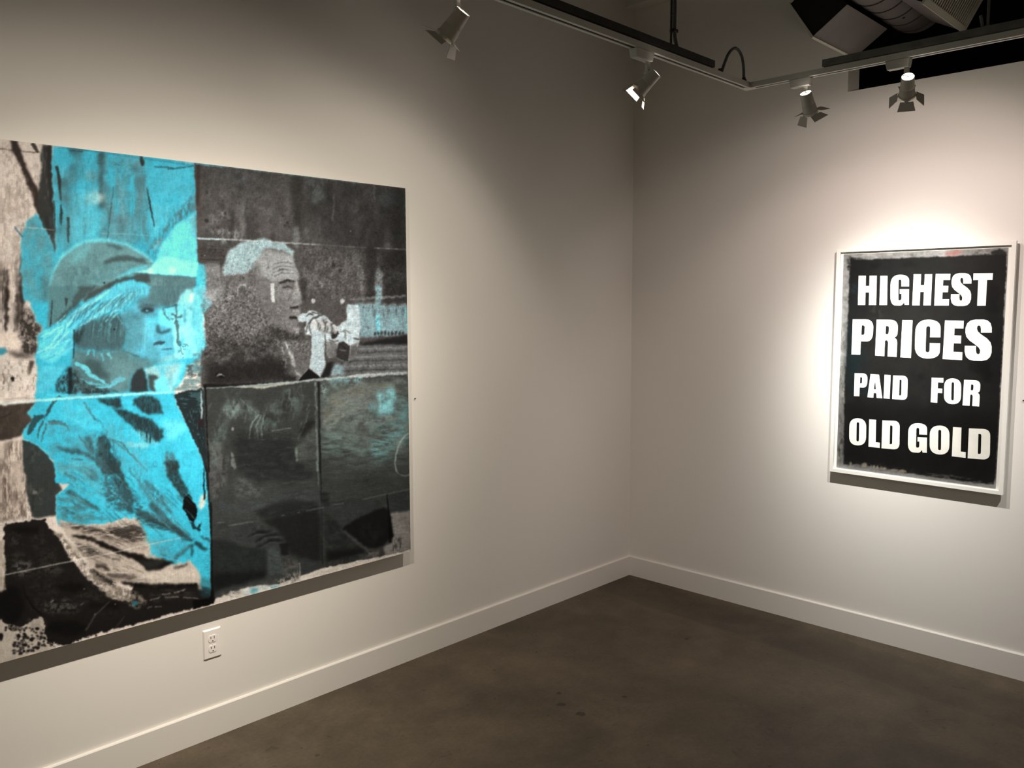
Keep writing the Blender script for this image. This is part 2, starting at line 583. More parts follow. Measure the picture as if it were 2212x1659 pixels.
def beam(name, loc, d, power, prof):
    ld = bpy.data.lights.new(name, 'SPOT')
    ld.energy = power
    ld.shadow_soft_size = prof.get('soft', .016)
    ld.spot_size = math.radians(prof.get('cone', 150))
    ld.spot_blend = .25
    ld.use_nodes = True
    nt = ld.node_tree
    L = nt.links.new
    em = nt.nodes['Emission']
    tc = nt.nodes.new('ShaderNodeTexCoord')
    sp = nt.nodes.new('ShaderNodeSeparateXYZ')
    L(tc.outputs['Normal'], sp.inputs[0])

    def mth(op, a, b=None):
        n_ = nt.nodes.new('ShaderNodeMath')
        n_.operation = op
        for i, x in enumerate((a, b)):
            if x is None:
                continue
            if isinstance(x, (int, float)):
                n_.inputs[i].default_value = x
            else:
                L(x, n_.inputs[i])
        return n_.outputs[0]

    th = mth('MULTIPLY', mth('ARCCOSINE', mth('MINIMUM', mth('ABSOLUTE', sp.outputs['Z']), .99999)), 180 / math.pi)
    acc = None
    for (amp, width, power_, col) in prof['lobes']:
        g = mth('MULTIPLY', mth('EXPONENT', mth('MULTIPLY', mth('POWER', mth('DIVIDE', th, width), power_), -1.0)), amp)
        v = nt.nodes.new('ShaderNodeVectorMath')
        v.operation = 'SCALE'
        v.inputs[0].default_value = col
        L(g, v.inputs['Scale'])
        if acc is None:
            acc = v.outputs[0]
        else:
            a_ = nt.nodes.new('ShaderNodeVectorMath')
            a_.operation = 'ADD'
            L(acc, a_.inputs[0])
            L(v.outputs[0], a_.inputs[1])
            acc = a_.outputs[0]
    L(acc, em.inputs['Color'])
    o = bpy.data.objects.new(name, ld)
    COL.objects.link(o)
    o.location = loc
    o.rotation_euler = Vector(d).to_track_quat('-Z', 'Y').to_euler()
    return o


PINK = (1.0, .90, .765)
ROSE = (1.0, .815, .77)
NEUT = (1.0, 1.0, .93)
WARM = (1.0, .88, .72)
flood = {'lobes': [(.78, 21, 2.6, PINK), (.276, 51, 12.0, PINK), (.125, 74, 4.0, WARM)]}
narrow = {'lobes': [(3.0, 15.9, 2.25, NEUT), (.33, 52, 12.0, ROSE), (.13, 76, 4.0, WARM)]}
c1 = on_plane(980, 55, 1, YL)
c2 = on_plane(1397, 178, 1, YL)
c3 = on_plane(1746, 224, 0, XR)
c4 = on_plane(1960, 188, 0, XR)
spotlight('white track spotlight nearest the large painting, hung left of the track in the picture', 'x', (-2.551, YL), (-2.64, -2.535), c1, (-2.95, 0, .95), 0.2, (75, 70, 75, 25), 62, flood)
spotlight('white track spotlight under the left wall track nearest the room corner', 'x', (-1.690, YL), (-1.773, -1.673), c2, (-2.21, 0, 1.14), .5, (38, 13, 75, 40), 90, flood)
spotlight('white track spotlight under the right wall track nearest the room corner, doors turned askew', 'y', (XR, -1.516), (-1.536, -1.454), c3, (0, -1.514, 1.0), -.6, (70, 75, 75, 30), 53, narrow)
spotlight('white track spotlight hung in front of the dark opening, directly above the framed print', 'y', (XR, -1.876), (-1.889, -1.807), c4, (0, -1.5, 1.5), 0.0, (48, 80, 48, 16), 60, narrow)
# unseen heads added to the row to light the left half of the painting and the print from the right
spotlight('unseen white track spotlight added second from the far end of the left wall track', 'x', (-3.15, YL), (-3.24, -3.14), (-3.16, YL, 2.39), (-2.72, 0, .3), 0.0, (75, 75, 75, 75), 128, flood)
spotlight('unseen white track spotlight added at the far end of the left wall track', 'x', (-3.75, YL), (-3.84, -3.74), (-3.76, YL, 2.38), (-4.4, 0, .6), 0.0, (75, 75, 75, 75), 34, flood)
spotlight('unseen white track spotlight added at the far end of the right wall track', 'y', (XR, -2.75), (-2.84, -2.74), (XR, -2.76, 2.38), (0, -2.2, .8), 0.0, (75, 75, 75, 75), 24, narrow)

# ambient light of the rest of the gallery, coming in from the open sides
w = bpy.data.worlds.new('gallery_ambient')
SC.world = w
w.use_nodes = True
bg = w.node_tree.nodes['Background']
bg.inputs['Color'].default_value = (1.0, .86, .62, 1)
bg.inputs['Strength'].default_value = .102

# ------------------------------------------------------------------ air duct above the opening
DY, DZ, DR = -1.52, 3.02, .135
duct = thing('spiral_duct', 'large round grey spiral air duct passing through the dark opening', 'air duct', (0, DY, DZ))
mx = Matrix.Translation((0, DY, DZ)) @ Matrix.Rotation(math.pi / 2, 4, 'Y')
child(MB().lathe([(DR, -4.5), (DR, .10)], 64, mx), 'pipe', m_duct, duct, smooth=True)
seam = MB()
for k, x in enumerate(np.arange(-4.4, -.02, .118)):
    pts = []
    for i in range(49):
        a = 2 * math.pi * i / 48
        pts.append((x + .118 * i / 48, DY + (DR + .001) * math.cos(a), DZ + (DR + .001) * math.sin(a)))
    seam.tube(pts, .0032, 5)
child(seam, 'spiral_seam', m_seam, duct)


def register(label, P0, L, ax, depth, inward, h, kind):
    """grille boot on the duct: P0 corner of the rim, L length along x, ax = direction of the short side, inward = towards the duct"""
    P0, ax, inward = Vector(P0), Vector(ax).normalized(), Vector(inward).normalized()
    X = Vector((1, 0, 0))
    root = thing('air_register', label, 'air vent', P0, 'air registers on the duct')

    def slab(lo, hi):   # lo/hi in (x, short side, inward) coordinates
        vs = []
        for c_ in (lo[2], hi[2]):
            for a_, b_ in ((lo[0], lo[1]), (hi[0], lo[1]), (hi[0], hi[1]), (lo[0], hi[1])):
                vs.append(P0 + X * a_ + ax * b_ + inward * c_)
        return vs
    t_ = .0015
    axis = Vector((0, DY, DZ)) - P0
    ca, cc = axis.dot(ax), axis.dot(inward)          # pipe axis seen from the rim: along the short side, inward

    def reach(a_):
        return cc - math.sqrt(max(0, (DR + .0005) ** 2 - (a_ - ca) ** 2)) if abs(a_ - ca) < DR else cc
    for lo_, hi_ in ((0, t_), (h - t_, h)):
        d_ = min(depth, reach(lo_), reach(hi_))
        child(MB().hexa(slab((0, lo_, .004), (L, hi_, d_))), 'side_panel', m_duct, root)
    for x0_ in (0, L - t_):
        mb = MB()
        k_ = 14
        ring = [(0, .004)] + [(h * i / k_, min(depth, reach(h * i / k_))) for i in range(k_ + 1)] + [(h, .004)]
        vs = []
        for x_ in (x0_, x0_ + t_):
            vs += [P0 + X * x_ + ax * a_ + inward * c_ for a_, c_ in ring]
        n2 = len(ring)
        mb.add(vs, [tuple(range(n2))[::-1], tuple(range(n2, 2 * n2))] + [(i, (i + 1) % n2, (i + 1) % n2 + n2, i + n2) for i in range(n2)])
        child(mb, 'end_panel', m_flat_black, root)  # end panels black, side panels grey
    e = .007 if kind == 'edge' else .026
    o_ = .006
    rim = MB()
    for lo, hi in (((-o_, -o_, -.006), (L + o_, e - o_, .004)), ((-o_, h + o_ - e, -.006), (L + o_, h + o_, .004)),
                   ((-o_, e - o_, -.006), (e - o_, h + o_ - e, .004)), ((L + o_ - e, e - o_, -.006), (L + o_, h + o_ - e, .004))):
        rim.hexa(slab(lo, hi))
    child(rim, 'frame', m_grille, root)
    child(MB().hexa(slab((t_, t_, .03), (L - t_, h - t_, .033))), 'damper_plate', m_flat_black, root)
    n_ = int((L - 2 * e) / .022)
    for k in range(n_):
        x = e + (L - 2 * e) * (k + .5) / n_
        child(MB().hexa(slab((x - .0060, e - o_, -.004), (x + .0050, h + o_ - e, -.001))), 'louver', m_grille, root)
    return root


register('grey boxed air register on the duct, its grille turned towards the left wall', (-.536, -1.314, 2.774), .443, (0, .56, .829), .175, (0, -.829, .56), .19, 'edge')
register('white louvred air register hanging beside the dark opening, grille facing down', (-.508, -1.75, 2.817), .50, (0, -.485, .875), .15, (0, .875, .485), .19, 'wide')
for (x, a) in ((-.50, 3.9), (-.30, 3.9), (-.11, 3.9), (-.42, 4.5), (-.15, 4.5)):
    riv = MB().lathe([(.006, -.001), (.006, .003), (0, .004)], 8, Matrix.Translation((x, DY + DR * math.cos(a), DZ + DR * math.sin(a))) @ Vector((0, math.cos(a), math.sin(a))).to_track_quat('Z', 'X').to_matrix().to_4x4(), (True, False))
    child(riv, 'screw_head', m_black, duct)

# ------------------------------------------------------------------ outlet
OX, OZ = -2.669, .3655
out = thing('wall_outlet', 'white double power outlet on the left wall under the large painting', 'power outlet', (OX, 0, OZ))
pw, ph = .0355, .0565
pl = MB()
vs = []
for (w_, h_, y_) in ((pw, ph, 0), (pw, ph, -.002), (pw - .0045, ph - .0045, -.0062)):
    vs += [(OX - w_, y_, OZ - h_), (OX + w_, y_, OZ - h_), (OX + w_, y_, OZ + h_), (OX - w_, y_, OZ + h_)]
pl.add(vs, [(0, 1, 2, 3)] + [(a + i, a + (i + 1) % 4, a + 4 + (i + 1) % 4, a + 4 + i) for a in (0, 4) for i in range(4)] + [(11, 10, 9, 8)])
child(pl, 'cover_plate', m_plate, out, bevel=.0012)
for s in (-1, 1):
    zc = OZ + s * .0195
    vs = []
    for i in range(32):
        a = 2 * math.pi * i / 32
        x, z = .0172 * math.cos(a), .0172 * math.sin(a)
        z = max(-.0135, min(.0135, z))
        vs.append((OX + x, zc + z))
    mb = MB()
    mb.add([(x, -.006, z) for x, z in vs] + [(x, -.0082, z) for x, z in vs], [tuple(range(32, 64))] + [(i, (i + 1) % 32, (i + 1) % 32 + 32, i + 32) for i in range(32)])
    f = child(mb, 'receptacle', m_plate, out)
    l = Vector((OX, 0, OZ))

    def sub(mb_, nm):
        mb_.v = [(p[0] - l.x, p[1] - l.y, p[2] - l.z) for p in mb_.v]
        return mb_.build(nm, m_hole, f)
    sub(MB().box((OX - .0082, -.0086, zc + .0005), (OX - .0058, -.0081, zc + .0085)), 'slot')
    sub(MB().box((OX + .0052, -.0086, zc - .0002), (OX + .0076, -.0081, zc + .0092)), 'slot')
    sub(MB().lathe([(.0026, 0), (.0026, .0005)], 14, Matrix.Translation((OX, -.0081, zc - .0085)) @ Matrix.Rotation(math.pi / 2, 4, 'X')), 'ground_hole')
child(MB().lathe([(.0032, 0), (.0028, .0008), (0, .0012)], 16, Matrix.Translation((OX, -.0061, OZ)) @ Matrix.Rotation(math.pi / 2, 4, 'X'), (True, False)), 'screw', m_plate, out)

# small nails left in the walls
mb = MB().lathe([(.0012, -.004), (.0012, .005), (.0032, .0055), (.0034, .0072), (.0, .0076)], 12, Matrix.Translation((-1.664, 0, 1.216)) @ Matrix.Rotation(math.pi / 2, 4, 'X'))
tag(mb.build('nail', m_nail, loc=(-1.664, 0, 1.216)), 'tiny dark nail in the left wall just right of the large painting', 'nail', 'nails in the walls')
mb = MB().lathe([(.0012, -.004), (.0012, .005), (.0032, .0055), (.0034, .0072), (.0, .0076)], 12, Matrix.Translation((0, -2.057, 1.227)) @ Matrix.Rotation(-math.pi / 2, 4, 'Y'))
tag(mb.build('nail', m_nail, loc=(0, -2.057, 1.227)), 'tiny dark nail in the right wall just right of the framed print', 'nail', 'nails in the walls')
# ------------------------------------------------------------------ paint toolkit (numpy): pictures made of strokes and patches
class Canvas:
    """a picture surface addressed in the picture's own sheet coordinates"""

    def __init__(self, x0, y0, x1, y1, base, seed=1):
        self.x0, self.y0, self.w, self.h = x0, y0, x1 - x0, y1 - y0
        self.a = np.empty((self.h, self.w, 3), np.float32)
        self.a[:] = base
        self.rng = np.random.default_rng(seed)
        self.wob = [self.noise(9), self.noise(9)]
        self.wob2 = [self.noise(3), self.noise(3)]

    def noise(self, sx, sy=None, octaves=3):
        """smooth noise about 0, range about -1..1, grain sx by sy"""
        sy = sy or sx
        out = np.zeros((self.h, self.w), np.float32)
        amp, tot = 1.0, 0.0
        for o in range(octaves):
            gx, gy = max(1.0, sx / 2 ** o), max(1.0, sy / 2 ** o)
            nw, nh = int(self.w / gx) + 3, int(self.h / gy) + 3
            g = self.rng.uniform(-1, 1, (nh, nw)).astype(np.float32)
            xs, ys = np.arange(self.w) / gx, np.arange(self.h) / gy
            xi, yi = xs.astype(int), ys.astype(int)
            fx, fy = (xs - xi).astype(np.float32), (ys - yi).astype(np.float32)
            fx, fy = fx * fx * (3 - 2 * fx), fy * fy * (3 - 2 * fy)
            r0 = g[yi][:, xi] * (1 - fx) + g[yi][:, xi + 1] * fx
            r1 = g[yi + 1][:, xi] * (1 - fx) + g[yi + 1][:, xi + 1] * fx
            out += amp * (r0 * (1 - fy)[:, None] + r1 * fy[:, None])
            tot += amp
            amp *= .55
        return out / tot * 1.6

    @staticmethod
    def blur(m, r):
        r = int(round(r))
        if r < 1:
            return m
        for _ in range(2):
            for ax in (0, 1):
                p = np.pad(m, [(r + 1, r) if i == ax else (0, 0) for i in (0, 1)], mode='edge')
                c = np.cumsum(p, axis=ax, dtype=np.float64)
                k = 2 * r + 1
                m = ((c[k:] - c[:-k]) if ax == 0 else (c[:, k:] - c[:, :-k])).astype(np.float32) / k
        return m

    def mask(self, pts, f=1.5, rough=0.0):
        P = np.asarray(pts, float) - (self.x0, self.y0)
        pad = int(f * 2 + abs(rough) * 2 + 3)
        bx0, by0 = max(0, int(P[:, 0].min()) - pad), max(0, int(P[:, 1].min()) - pad)
        bx1, by1 = min(self.w, int(P[:, 0].max()) + pad), min(self.h, int(P[:, 1].max()) + pad)
        if bx1 <= bx0 or by1 <= by0:
            return None, None
        X, Y = np.meshgrid(np.arange(bx0, bx1, dtype=np.float32) + .5, np.arange(by0, by1, dtype=np.float32) + .5)
        s = (slice(by0, by1), slice(bx0, bx1))
        if rough:
            X = X + rough * (self.wob[0][s] + .6 * self.wob2[0][s])
            Y = Y + rough * (self.wob[1][s] + .6 * self.wob2[1][s])
        ins = np.zeros(X.shape, bool)
        n_ = len(P)
        for i in range(n_):
            ax, ay = P[i]
            bx, by = P[(i + 1) % n_]
            if ay == by:
                continue
            c = ((ay > Y) != (by > Y)) & (X < (bx - ax) * (Y - ay) / (by - ay) + ax)
            ins ^= c
        return self.blur(ins.astype(np.float32), max(1.0, f * .6)), s

    def poly(self, pts, col, a=1.0, f=1.5, rough=1.5, tex=None, mode='mix'):
        """tex = (sx, sy, amount): break the patch up with streaky noise"""
        m, s = self.mask(pts, f, rough)
        if m is None:
            return
        m = m * a
        if tex:
            n_ = self.noise(tex[0], tex[1])[s]
            m = m * np.clip(1 - tex[2] * .5 + tex[2] * n_, 0, 1)
        c = np.asarray(col, np.float32)
        if mode == 'mul':
            self.a[s] *= 1 - m[..., None] * (1 - c / 255)
        elif mode == 'add':
            self.a[s] += m[..., None] * c
        else:
            self.a[s] += (c - self.a[s]) * m[..., None]

    def line(self, pts, wd, col, a=1.0, f=1.2, rough=1.0, tex=None, mode='mix'):
        """brush stroke with a width per point (or one width)"""
        P = np.asarray(pts, float)
        n_ = len(P)
        wd = np.asarray(wd if hasattr(wd, '__len__') else [wd] * n_, float)
        if len(wd) != n_:
            wd = np.interp(np.linspace(0, 1, n_), np.linspace(0, 1, len(wd)), wd)
        T_ = np.gradient(P, axis=0)
        N = np.stack([-T_[:, 1], T_[:, 0]], 1)
        N /= np.linalg.norm(N, axis=1)[:, None] + 1e-9
        self.poly(np.concatenate([P + N * wd[:, None] / 2, (P - N * wd[:, None] / 2)[::-1]]), col, a, f, rough, tex, mode)

    def blob(self, cx, cy, rx, ry, col, a=1.0, f=6, rough=3.0, rot=0., tex=None, mode='mix'):
        t_ = np.linspace(0, 2 * np.pi, 28, endpoint=False)
        x, y = rx * np.cos(t_), ry * np.sin(t_)
        c, s = np.cos(rot), np.sin(rot)
        self.poly(np.stack([cx + c * x - s * y, cy + s * x + c * y], 1), col, a, f, rough, tex, mode)

    def sample(self, px, py):
        x = np.clip(px - self.x0 - .5, 0, self.w - 1.001)
        y = np.clip(py - self.y0 - .5, 0, self.h - 1.001)
        xi, yi = x.astype(int), y.astype(int)
        fx, fy = (x - xi)[:, None], (y - yi)[:, None]
        a = self.a
        return (a[yi, xi] * (1 - fx) + a[yi, xi + 1] * fx) * (1 - fy) + (a[yi + 1, xi] * (1 - fx) + a[yi + 1, xi + 1] * fx) * fy


def zoomed(ox, oy, s):
    return lambda *q: [(ox + q[i] / s, oy + q[i + 1] / s) for i in range(0, len(q), 2)]


def picture_sheet(name, parent, origin, du, dv, nu, nv, canvas, k, mat):
    """fine grid sheet; every vertex takes its paint from the canvas. origin, du, dv: corner and edges in world"""
    U, V = np.meshgrid(np.linspace(0, 1, nu), np.linspace(0, 1, nv))
    P = np.asarray(origin) + U.reshape(-1, 1) * np.asarray(du) + V.reshape(-1, 1) * np.asarray(dv)
    q = project(P)
    px = q[:, 0].copy()
    lo = canvas.x0 + 2.0
    px = np.where(px < lo, 2 * lo - px, px)     # the part beyond the picture's edge carries the picture on, mirrored
    col = np.clip(canvas.sample(px, q[:, 1]), 0, 255)
    rgb = np.clip(lin(col) * np.asarray(k), 0.002, .88)
    me = bpy.data.meshes.new(name)
    me.vertices.add(len(P))
    loc = np.asarray(parent.location)
    me.vertices.foreach_set('co', (P - loc).astype(np.float32).ravel())
    i = (np.arange(nv - 1)[:, None] * nu + np.arange(nu - 1)[None]).ravel()
    faces = np.stack([i, i + 1, i + nu + 1, i + nu], 1)
    nrm = np.cross(du, dv)
    if nrm @ (CAM - np.asarray(origin)) < 0:
        faces = faces[:, ::-1]
    nf = len(faces)
    me.loops.add(nf * 4)
    me.loops.foreach_set('vertex_index', faces.astype(np.int32).ravel())
    me.polygons.add(nf)
    me.polygons.foreach_set('loop_start', np.arange(0, nf * 4, 4, dtype=np.int32))
    me.update(calc_edges=True)
    at = me.color_attributes.new('paint', 'FLOAT_COLOR', 'POINT')
    at.data.foreach_set('color', np.concatenate([rgb, np.ones((len(P), 1))], 1).astype(np.float32).ravel())
    me.materials.append(mat)
    o = bpy.data.objects.new(name, me)
    COL.objects.link(o)
    o.parent = parent
    return o


def paint_material(name, rough, bump):
    m = bpy.data.materials.new(name)
    m.use_nodes = True
    nt = m.node_tree
    b = nt.nodes['Principled BSDF']
    at = nt.nodes.new('ShaderNodeVertexColor')
    at.layer_name = 'paint'
    tc = nt.nodes.new('ShaderNodeTexCoord')
    n_ = nt.nodes.new('ShaderNodeTexNoise')
    n_.inputs['Scale'].default_value = 260
    n_.inputs['Detail'].default_value = 3
    nt.links.new(tc.outputs['Object'], n_.inputs['Vector'])
    mr = nt.nodes.new('ShaderNodeMapRange')
    mr.inputs['From Min'].default_value = .25
    mr.inputs['From Max'].default_value = .75
    mr.inputs['To Min'].default_value = .95
    mr.inputs['To Max'].default_value = 1.05
    nt.links.new(n_.outputs['Fac'], mr.inputs['Value'])
    sc = nt.nodes.new('ShaderNodeVectorMath')
    sc.operation = 'SCALE'
    nt.links.new(at.outputs['Color'], sc.inputs[0])
    nt.links.new(mr.outputs['Result'], sc.inputs['Scale'])
    nt.links.new(sc.outputs[0], b.inputs['Base Color'])
    b.inputs['Roughness'].default_value = rough
    b.inputs['Specular IOR Level'].default_value = .12
    bp = nt.nodes.new('ShaderNodeBump')
    bp.inputs['Strength'].default_value = bump
    bp.inputs['Distance'].default_value = .001
    nt.links.new(n_.outputs['Fac'], bp.inputs['Height'])
    nt.links.new(bp.outputs['Normal'], b.inputs['Normal'])
    return m


m_paint = paint_material('screenprinted_paint', .5, .15)
m_print = paint_material('printed_paper', .55, .1)
# ------------------------------------------------------------------ the large painting
PAPER, INK = (226, 212, 200), (24, 21, 20)
CY, LCY, WCY, GCY, DCY = (70, 190, 214), (122, 232, 246), (178, 244, 248), (112, 166, 172), (64, 104, 110)
A = zoomed(0, 250, 4.148)
B = zoomed(420, 250, 4.148)
C3 = zoomed(0, 620, 4.148)
D = zoomed(420, 620, 4.148)
E_ = zoomed(0, 1000, 4.148)
F = zoomed(420, 950, 4.148)
G = zoomed(0, 1259, 4.148)

cv = Canvas(0, 280, 905, 1450, PAPER, 3)
P_, Ln, Bl = cv.poly, cv.line, cv.blob
X_, Y_ = np.meshgrid(np.arange(cv.w), np.arange(cv.h) + cv.y0)

# --- bare paper at the left: grey screen grain and the bare tree
P_(A(0, 560, 300, 600, 350, 900, 200, 1300, 0, 1300), (176, 162, 152), .6, 14, 6, (10, 26, 1.1))
P_(A(230, 420, 370, 420, 340, 760, 250, 640), (160, 148, 140), .5, 10, 4, (8, 18, 1.2))
Ln(A(-10, 295, 110, 305, 250, 325, 360, 330), 2.0, (70, 60, 54), .8, 1)
P_(A(90, 225, 155, 222, 185, 330, 250, 480, 350, 690, 390, 900, 440, 1080, 400, 1060, 330, 860, 290, 720, 180, 450, 110, 310), (44, 32, 26), 1, 2.5, 2)
Ln(A(290, 245, 315, 290, 340, 330), (10, 8, 5), (52, 42, 36), .9, 2)
P_(A(368, 255, 452, 262, 462, 420, 470, 560, 484, 760, 496, 1010, 500, 1240, 470, 1230, 440, 1080, 385, 950, 330, 830, 350, 620, 372, 500), (50, 52, 50), 1, 3, 2.5)
P_(A(420, 262, 455, 262, 470, 560, 492, 1000, 486, 1060, 462, 860, 425, 520), (26, 22, 20), .85, 3, 2)
P_(A(372, 300, 410, 300, 420, 560, 440, 760, 400, 800, 360, 600), (118, 116, 112), .5, 5, 3, (4, 14, 1.4))
# forest streaks lower left
P_(A(0, 1270, 90, 1300, 210, 1200, 240, 1659, 0, 1659), (150, 134, 124), .45, 14, 6, (7, 40, 1.3))
for x, wd, y0, y1, c in ((6, 3, 1320, 1560, 70), (16, 7, 1380, 1659, 36), (36, 4, 1290, 1659, 110), (44, 6, 1230, 1659, 58)):
    Ln([(x, 250 + y0 / 4.148), (x + 2, 250 + (y0 + y1) / 8.3), (x + 1, 250 + y1 / 4.148)], (wd * .6, wd * 1.3, wd * 1.5), (c, c - 6, c - 10), .85, 3, 3)
for x, wd, y0, y1, c in ((4, 4, 0, 330, 92), (14, 9, 0, 400, 42), (24, 3, 60, 380, 130), (38, 7, 60, 400, 64), (47, 8, 0, 260, 50), (30, 5, 220, 430, 60)):
    Ln(C3(x * 4.148, y0, x * 4.148 + 6, (y0 + y1) / 2, x * 4.148 - 4, y1), (wd, wd * 1.3, wd * .5), (c, c - 6, c - 10), .9, 3, 3)
P_(C3(160, 230, 260, 180, 330, 300, 390, 390, 340, 470, 370, 560, 300, 600, 180, 580, 190, 480, 150, 380), (44, 40, 37), .9, 6, 6, (8, 9, .5))
P_(C3(-10, 415, 140, 405, 170, 470, 185, 545, 120, 560, -10, 555), (232, 216, 202), 1, 3, 3)
P_(C3(-10, 540, 50, 545, 60, 575, 30, 605, -10, 612), (66, 150, 168), .95, 2.5, 2)
P_(C3(60, 575, 240, 590, 310, 620, 190, 640, 100, 625), (52, 44, 40), .8, 6, 5)
P_(C3(-10, 620, 320, 640, 330, 940, -10, 960), (216, 208, 198), .6, 6, 4, (14, 10, 1.0))
P_(C3(0, 650, 350, 650, 340, 930, 0, 950), (120, 108, 98), .35, 4, 5, (6, 9, 2.2))
Bl(28, 818, 4, 6, INK, .95, 2, 2)
Ln(C3(290, 660, 275, 720, 255, 790), (9, 7, 3), (74, 64, 58), .9, 3)
Ln(C3(20, 770, 40, 820, 30, 870), 3, (110, 98, 90), .7, 2)
P_(C3(-10, 980, 330, 960, 330, 1000, -10, 1030), (150, 138, 128), .35, 3, 3, (20, 4, 1.5))
# grey block under the seam and streaked paper below it
P_(C3(-10, 1062, 330, 1030, 250, 1120, 300, 1190, 180, 1340, -10, 1385), (72, 64, 57), 1, 2.5, 2)
P_(C3(-10, 1062, 330, 1030, 250, 1120, 300, 1190, 180, 1340, -10, 1385), (104, 92, 82), .35, 4, 2, (16, 24, 1.8))
Ln(C3(0, 1180, 60, 1150, 110, 1120), 2, (48, 40, 36), .8, 1)
P_(C3(200, 1370, 310, 1395, 440, 1510, 500, 1659, 200, 1659), (60, 66, 64), 1, 2, 1.5)
P_(C3(300, 1400, 400, 1500, 330, 1600, 250, 1659, 240, 1560), (84, 90, 87), .6, 6, 3, (10, 14, 1.3))
P_(C3(-10, 1390, 200, 1370, 205, 1659, -10, 1659), (214, 198, 184), .9, 3, 2)
P_(C3(80, 1400, 200, 1380, 205, 1659, 20, 1659), (120, 104, 94), .75, 6, 5, (5, 22, 1.8))
P_(E_(-10, 0, 210, 0, 240, 480, 40, 530, -10, 540), (196, 180, 166), .9, 4, 3)
P_(E_(20, 0, 90, 0, 80, 360, 40, 380, 30, 180), (92, 80, 72), .85, 5, 5, (5, 20, 1.2))
P_(E_(120, 160, 240, 60, 330, 300, 300, 500, 160, 500, 130, 300), (110, 98, 90), .8, 7, 5, (7, 18, 1.3))
P_(E_(-10, 380, 240, 340, 300, 500, 40, 540, -10, 540), (150, 134, 122), .6, 8, 5, (5, 7, 2.0))
P_(E_(205, 0, 480, 0, 500, 120, 560, 240, 500, 300, 505, 470, 300, 500, 240, 300, 230, 140), (60, 64, 62), 1, 2.5, 2)
P_(E_(240, 180, 400, 240, 380, 380, 280, 400), (104, 98, 92), .5, 8, 4, (8, 8, 1.6))
Bl(75, 1064, 5, 4.5, (120, 120, 116), .9, 2, 1)
Ln(E_(305, 290, 292, 400, 290, 480), 2.2, (44, 40, 38), .8, 1)

# --- the cyan ground
P_(A(470, 290, 520, 270, 600, 262, 1000, 310, 1500, 375, 1760, 432, 1752, 560, 1766, 900, 1774, 1240, 1800, 1310, 1850, 1410, 1856, 1659, 215, 1659, 205, 1480, 190, 1330, 190, 1090, 240, 950, 330, 880,
     360, 930, 440, 1090, 500, 1240, 498, 1000, 470, 560, 460, 430), CY, 1, 3, 2)
P_(C3(214, -10, 1795, -10, 1800, 190, 1832, 420, 1868, 575, 1805, 640, 1700, 700, 1640, 830, 1560, 930, 1590, 1060, 1700, 1290, 1800, 1500, 1850, 1670, 500, 1670, 470, 1560, 430, 1500, 310, 1400, 205, 1370,
      200, 1300, 300, 1185, 245, 1130, 305, 1060, 325, 900, 340, 740, 310, 620, 350, 540, 330, 440, 400, 400, 320, 280), CY, 1, 2.5, 2)
P_(E_(485, -10, 1835, -10, 1875, 300, 1892, 640, 1892, 1210, 1800, 1130, 1790, 1000, 1700, 880, 1560, 960, 1360, 960, 1330, 800, 1290, 640, 1250, 500, 1110, 500, 940, 550, 700, 555, 520, 552, 505, 470, 498, 300,
      575, 235, 630, 190, 500, 185, 485, 150, 500, 120), CY, 1, 2, 1.5)
# upper cyan ground: smoky grey trees
P_(A(480, 430, 720, 380, 880, 640, 900, 1120, 500, 1230, 500, 700), (108, 176, 188), .55, 16, 8, (26, 44, 1.2))
P_(A(880, 330, 1300, 380, 1330, 1180, 1100, 1140, 900, 1100), (112, 160, 168), .75, 12, 6, (22, 70, 1.0))
P_(A(200, 960, 330, 900, 440, 1100, 480, 1330, 430, 1659, 230, 1659, 205, 1350), (104, 168, 178), .75, 12, 5, (18, 40, 1.0))
P_(A(230, 1100, 320, 1040, 300, 1150, 230, 1220, 210, 1380, 196, 1300), (74, 112, 118), .6, 8, 5, (8, 14, 1.2))
P_(A(360, 1450, 440, 1440, 440, 1659, 380, 1659), (80, 106, 106), .75, 8, 4)
P_(A(880, 325, 930, 328, 935, 480, 915, 640, 935, 800, 900, 860, 885, 700), (56, 92, 98), .95, 5, 3)
P_(A(895, 800, 1000, 700, 990, 1080, 905, 1100), (92, 128, 132), .7, 10, 4, (10, 30, 1.2))
P_(A(1195, 410, 1290, 420, 1300, 560, 1300, 700, 1335, 1170, 1260, 1000, 1230, 740, 1205, 600), (96, 134, 140), .85, 6, 3, (8, 40, .8))
for cx, cy, rx, ry, c, a in ((690, 310, 70, 40, 52, .7), (655, 460, 30, 26, 60, .6), (570, 600, 42, 40, 62, .75), (640, 560, 50, 70, 92, .5), (590, 745, 55, 36, 84, .6), (700, 400, 40, 60, 90, .4),
                             (1240, 590, 40, 45, 84, .6), (940, 640, 40, 70, 84, .5), (1140, 700, 70, 24, 96, .5), (1120, 920, 60, 40, 104, .45), (1080, 980, 24, 120, 88, .6), (1225, 480, 34, 40, 74, .5)):
    Bl(cx / 4.148, 250 + cy / 4.148, rx / 4.148, ry / 4.148, (c, c + 34, c + 40), a, 6, 5)
Bl(203, 428, 20, 13, (206, 222, 214), .75, 6, 5)
Bl(196, 380, 14, 10, (150, 190, 190), .5, 5, 4)
P_(A(640, 700, 860, 640, 880, 1090, 620, 1130), (112, 214, 232), .6, 12, 6)
P_(A(1300, 440, 1740, 470, 1750, 700, 1600, 900, 1340, 1060, 1320, 700), (92, 200, 222), .7, 12, 6, (20, 30, .8))
P_(A(1360, 800, 1640, 820, 1480, 1040, 1360, 1090), (120, 214, 228), .6, 10, 5, (5, 30, 1.0))
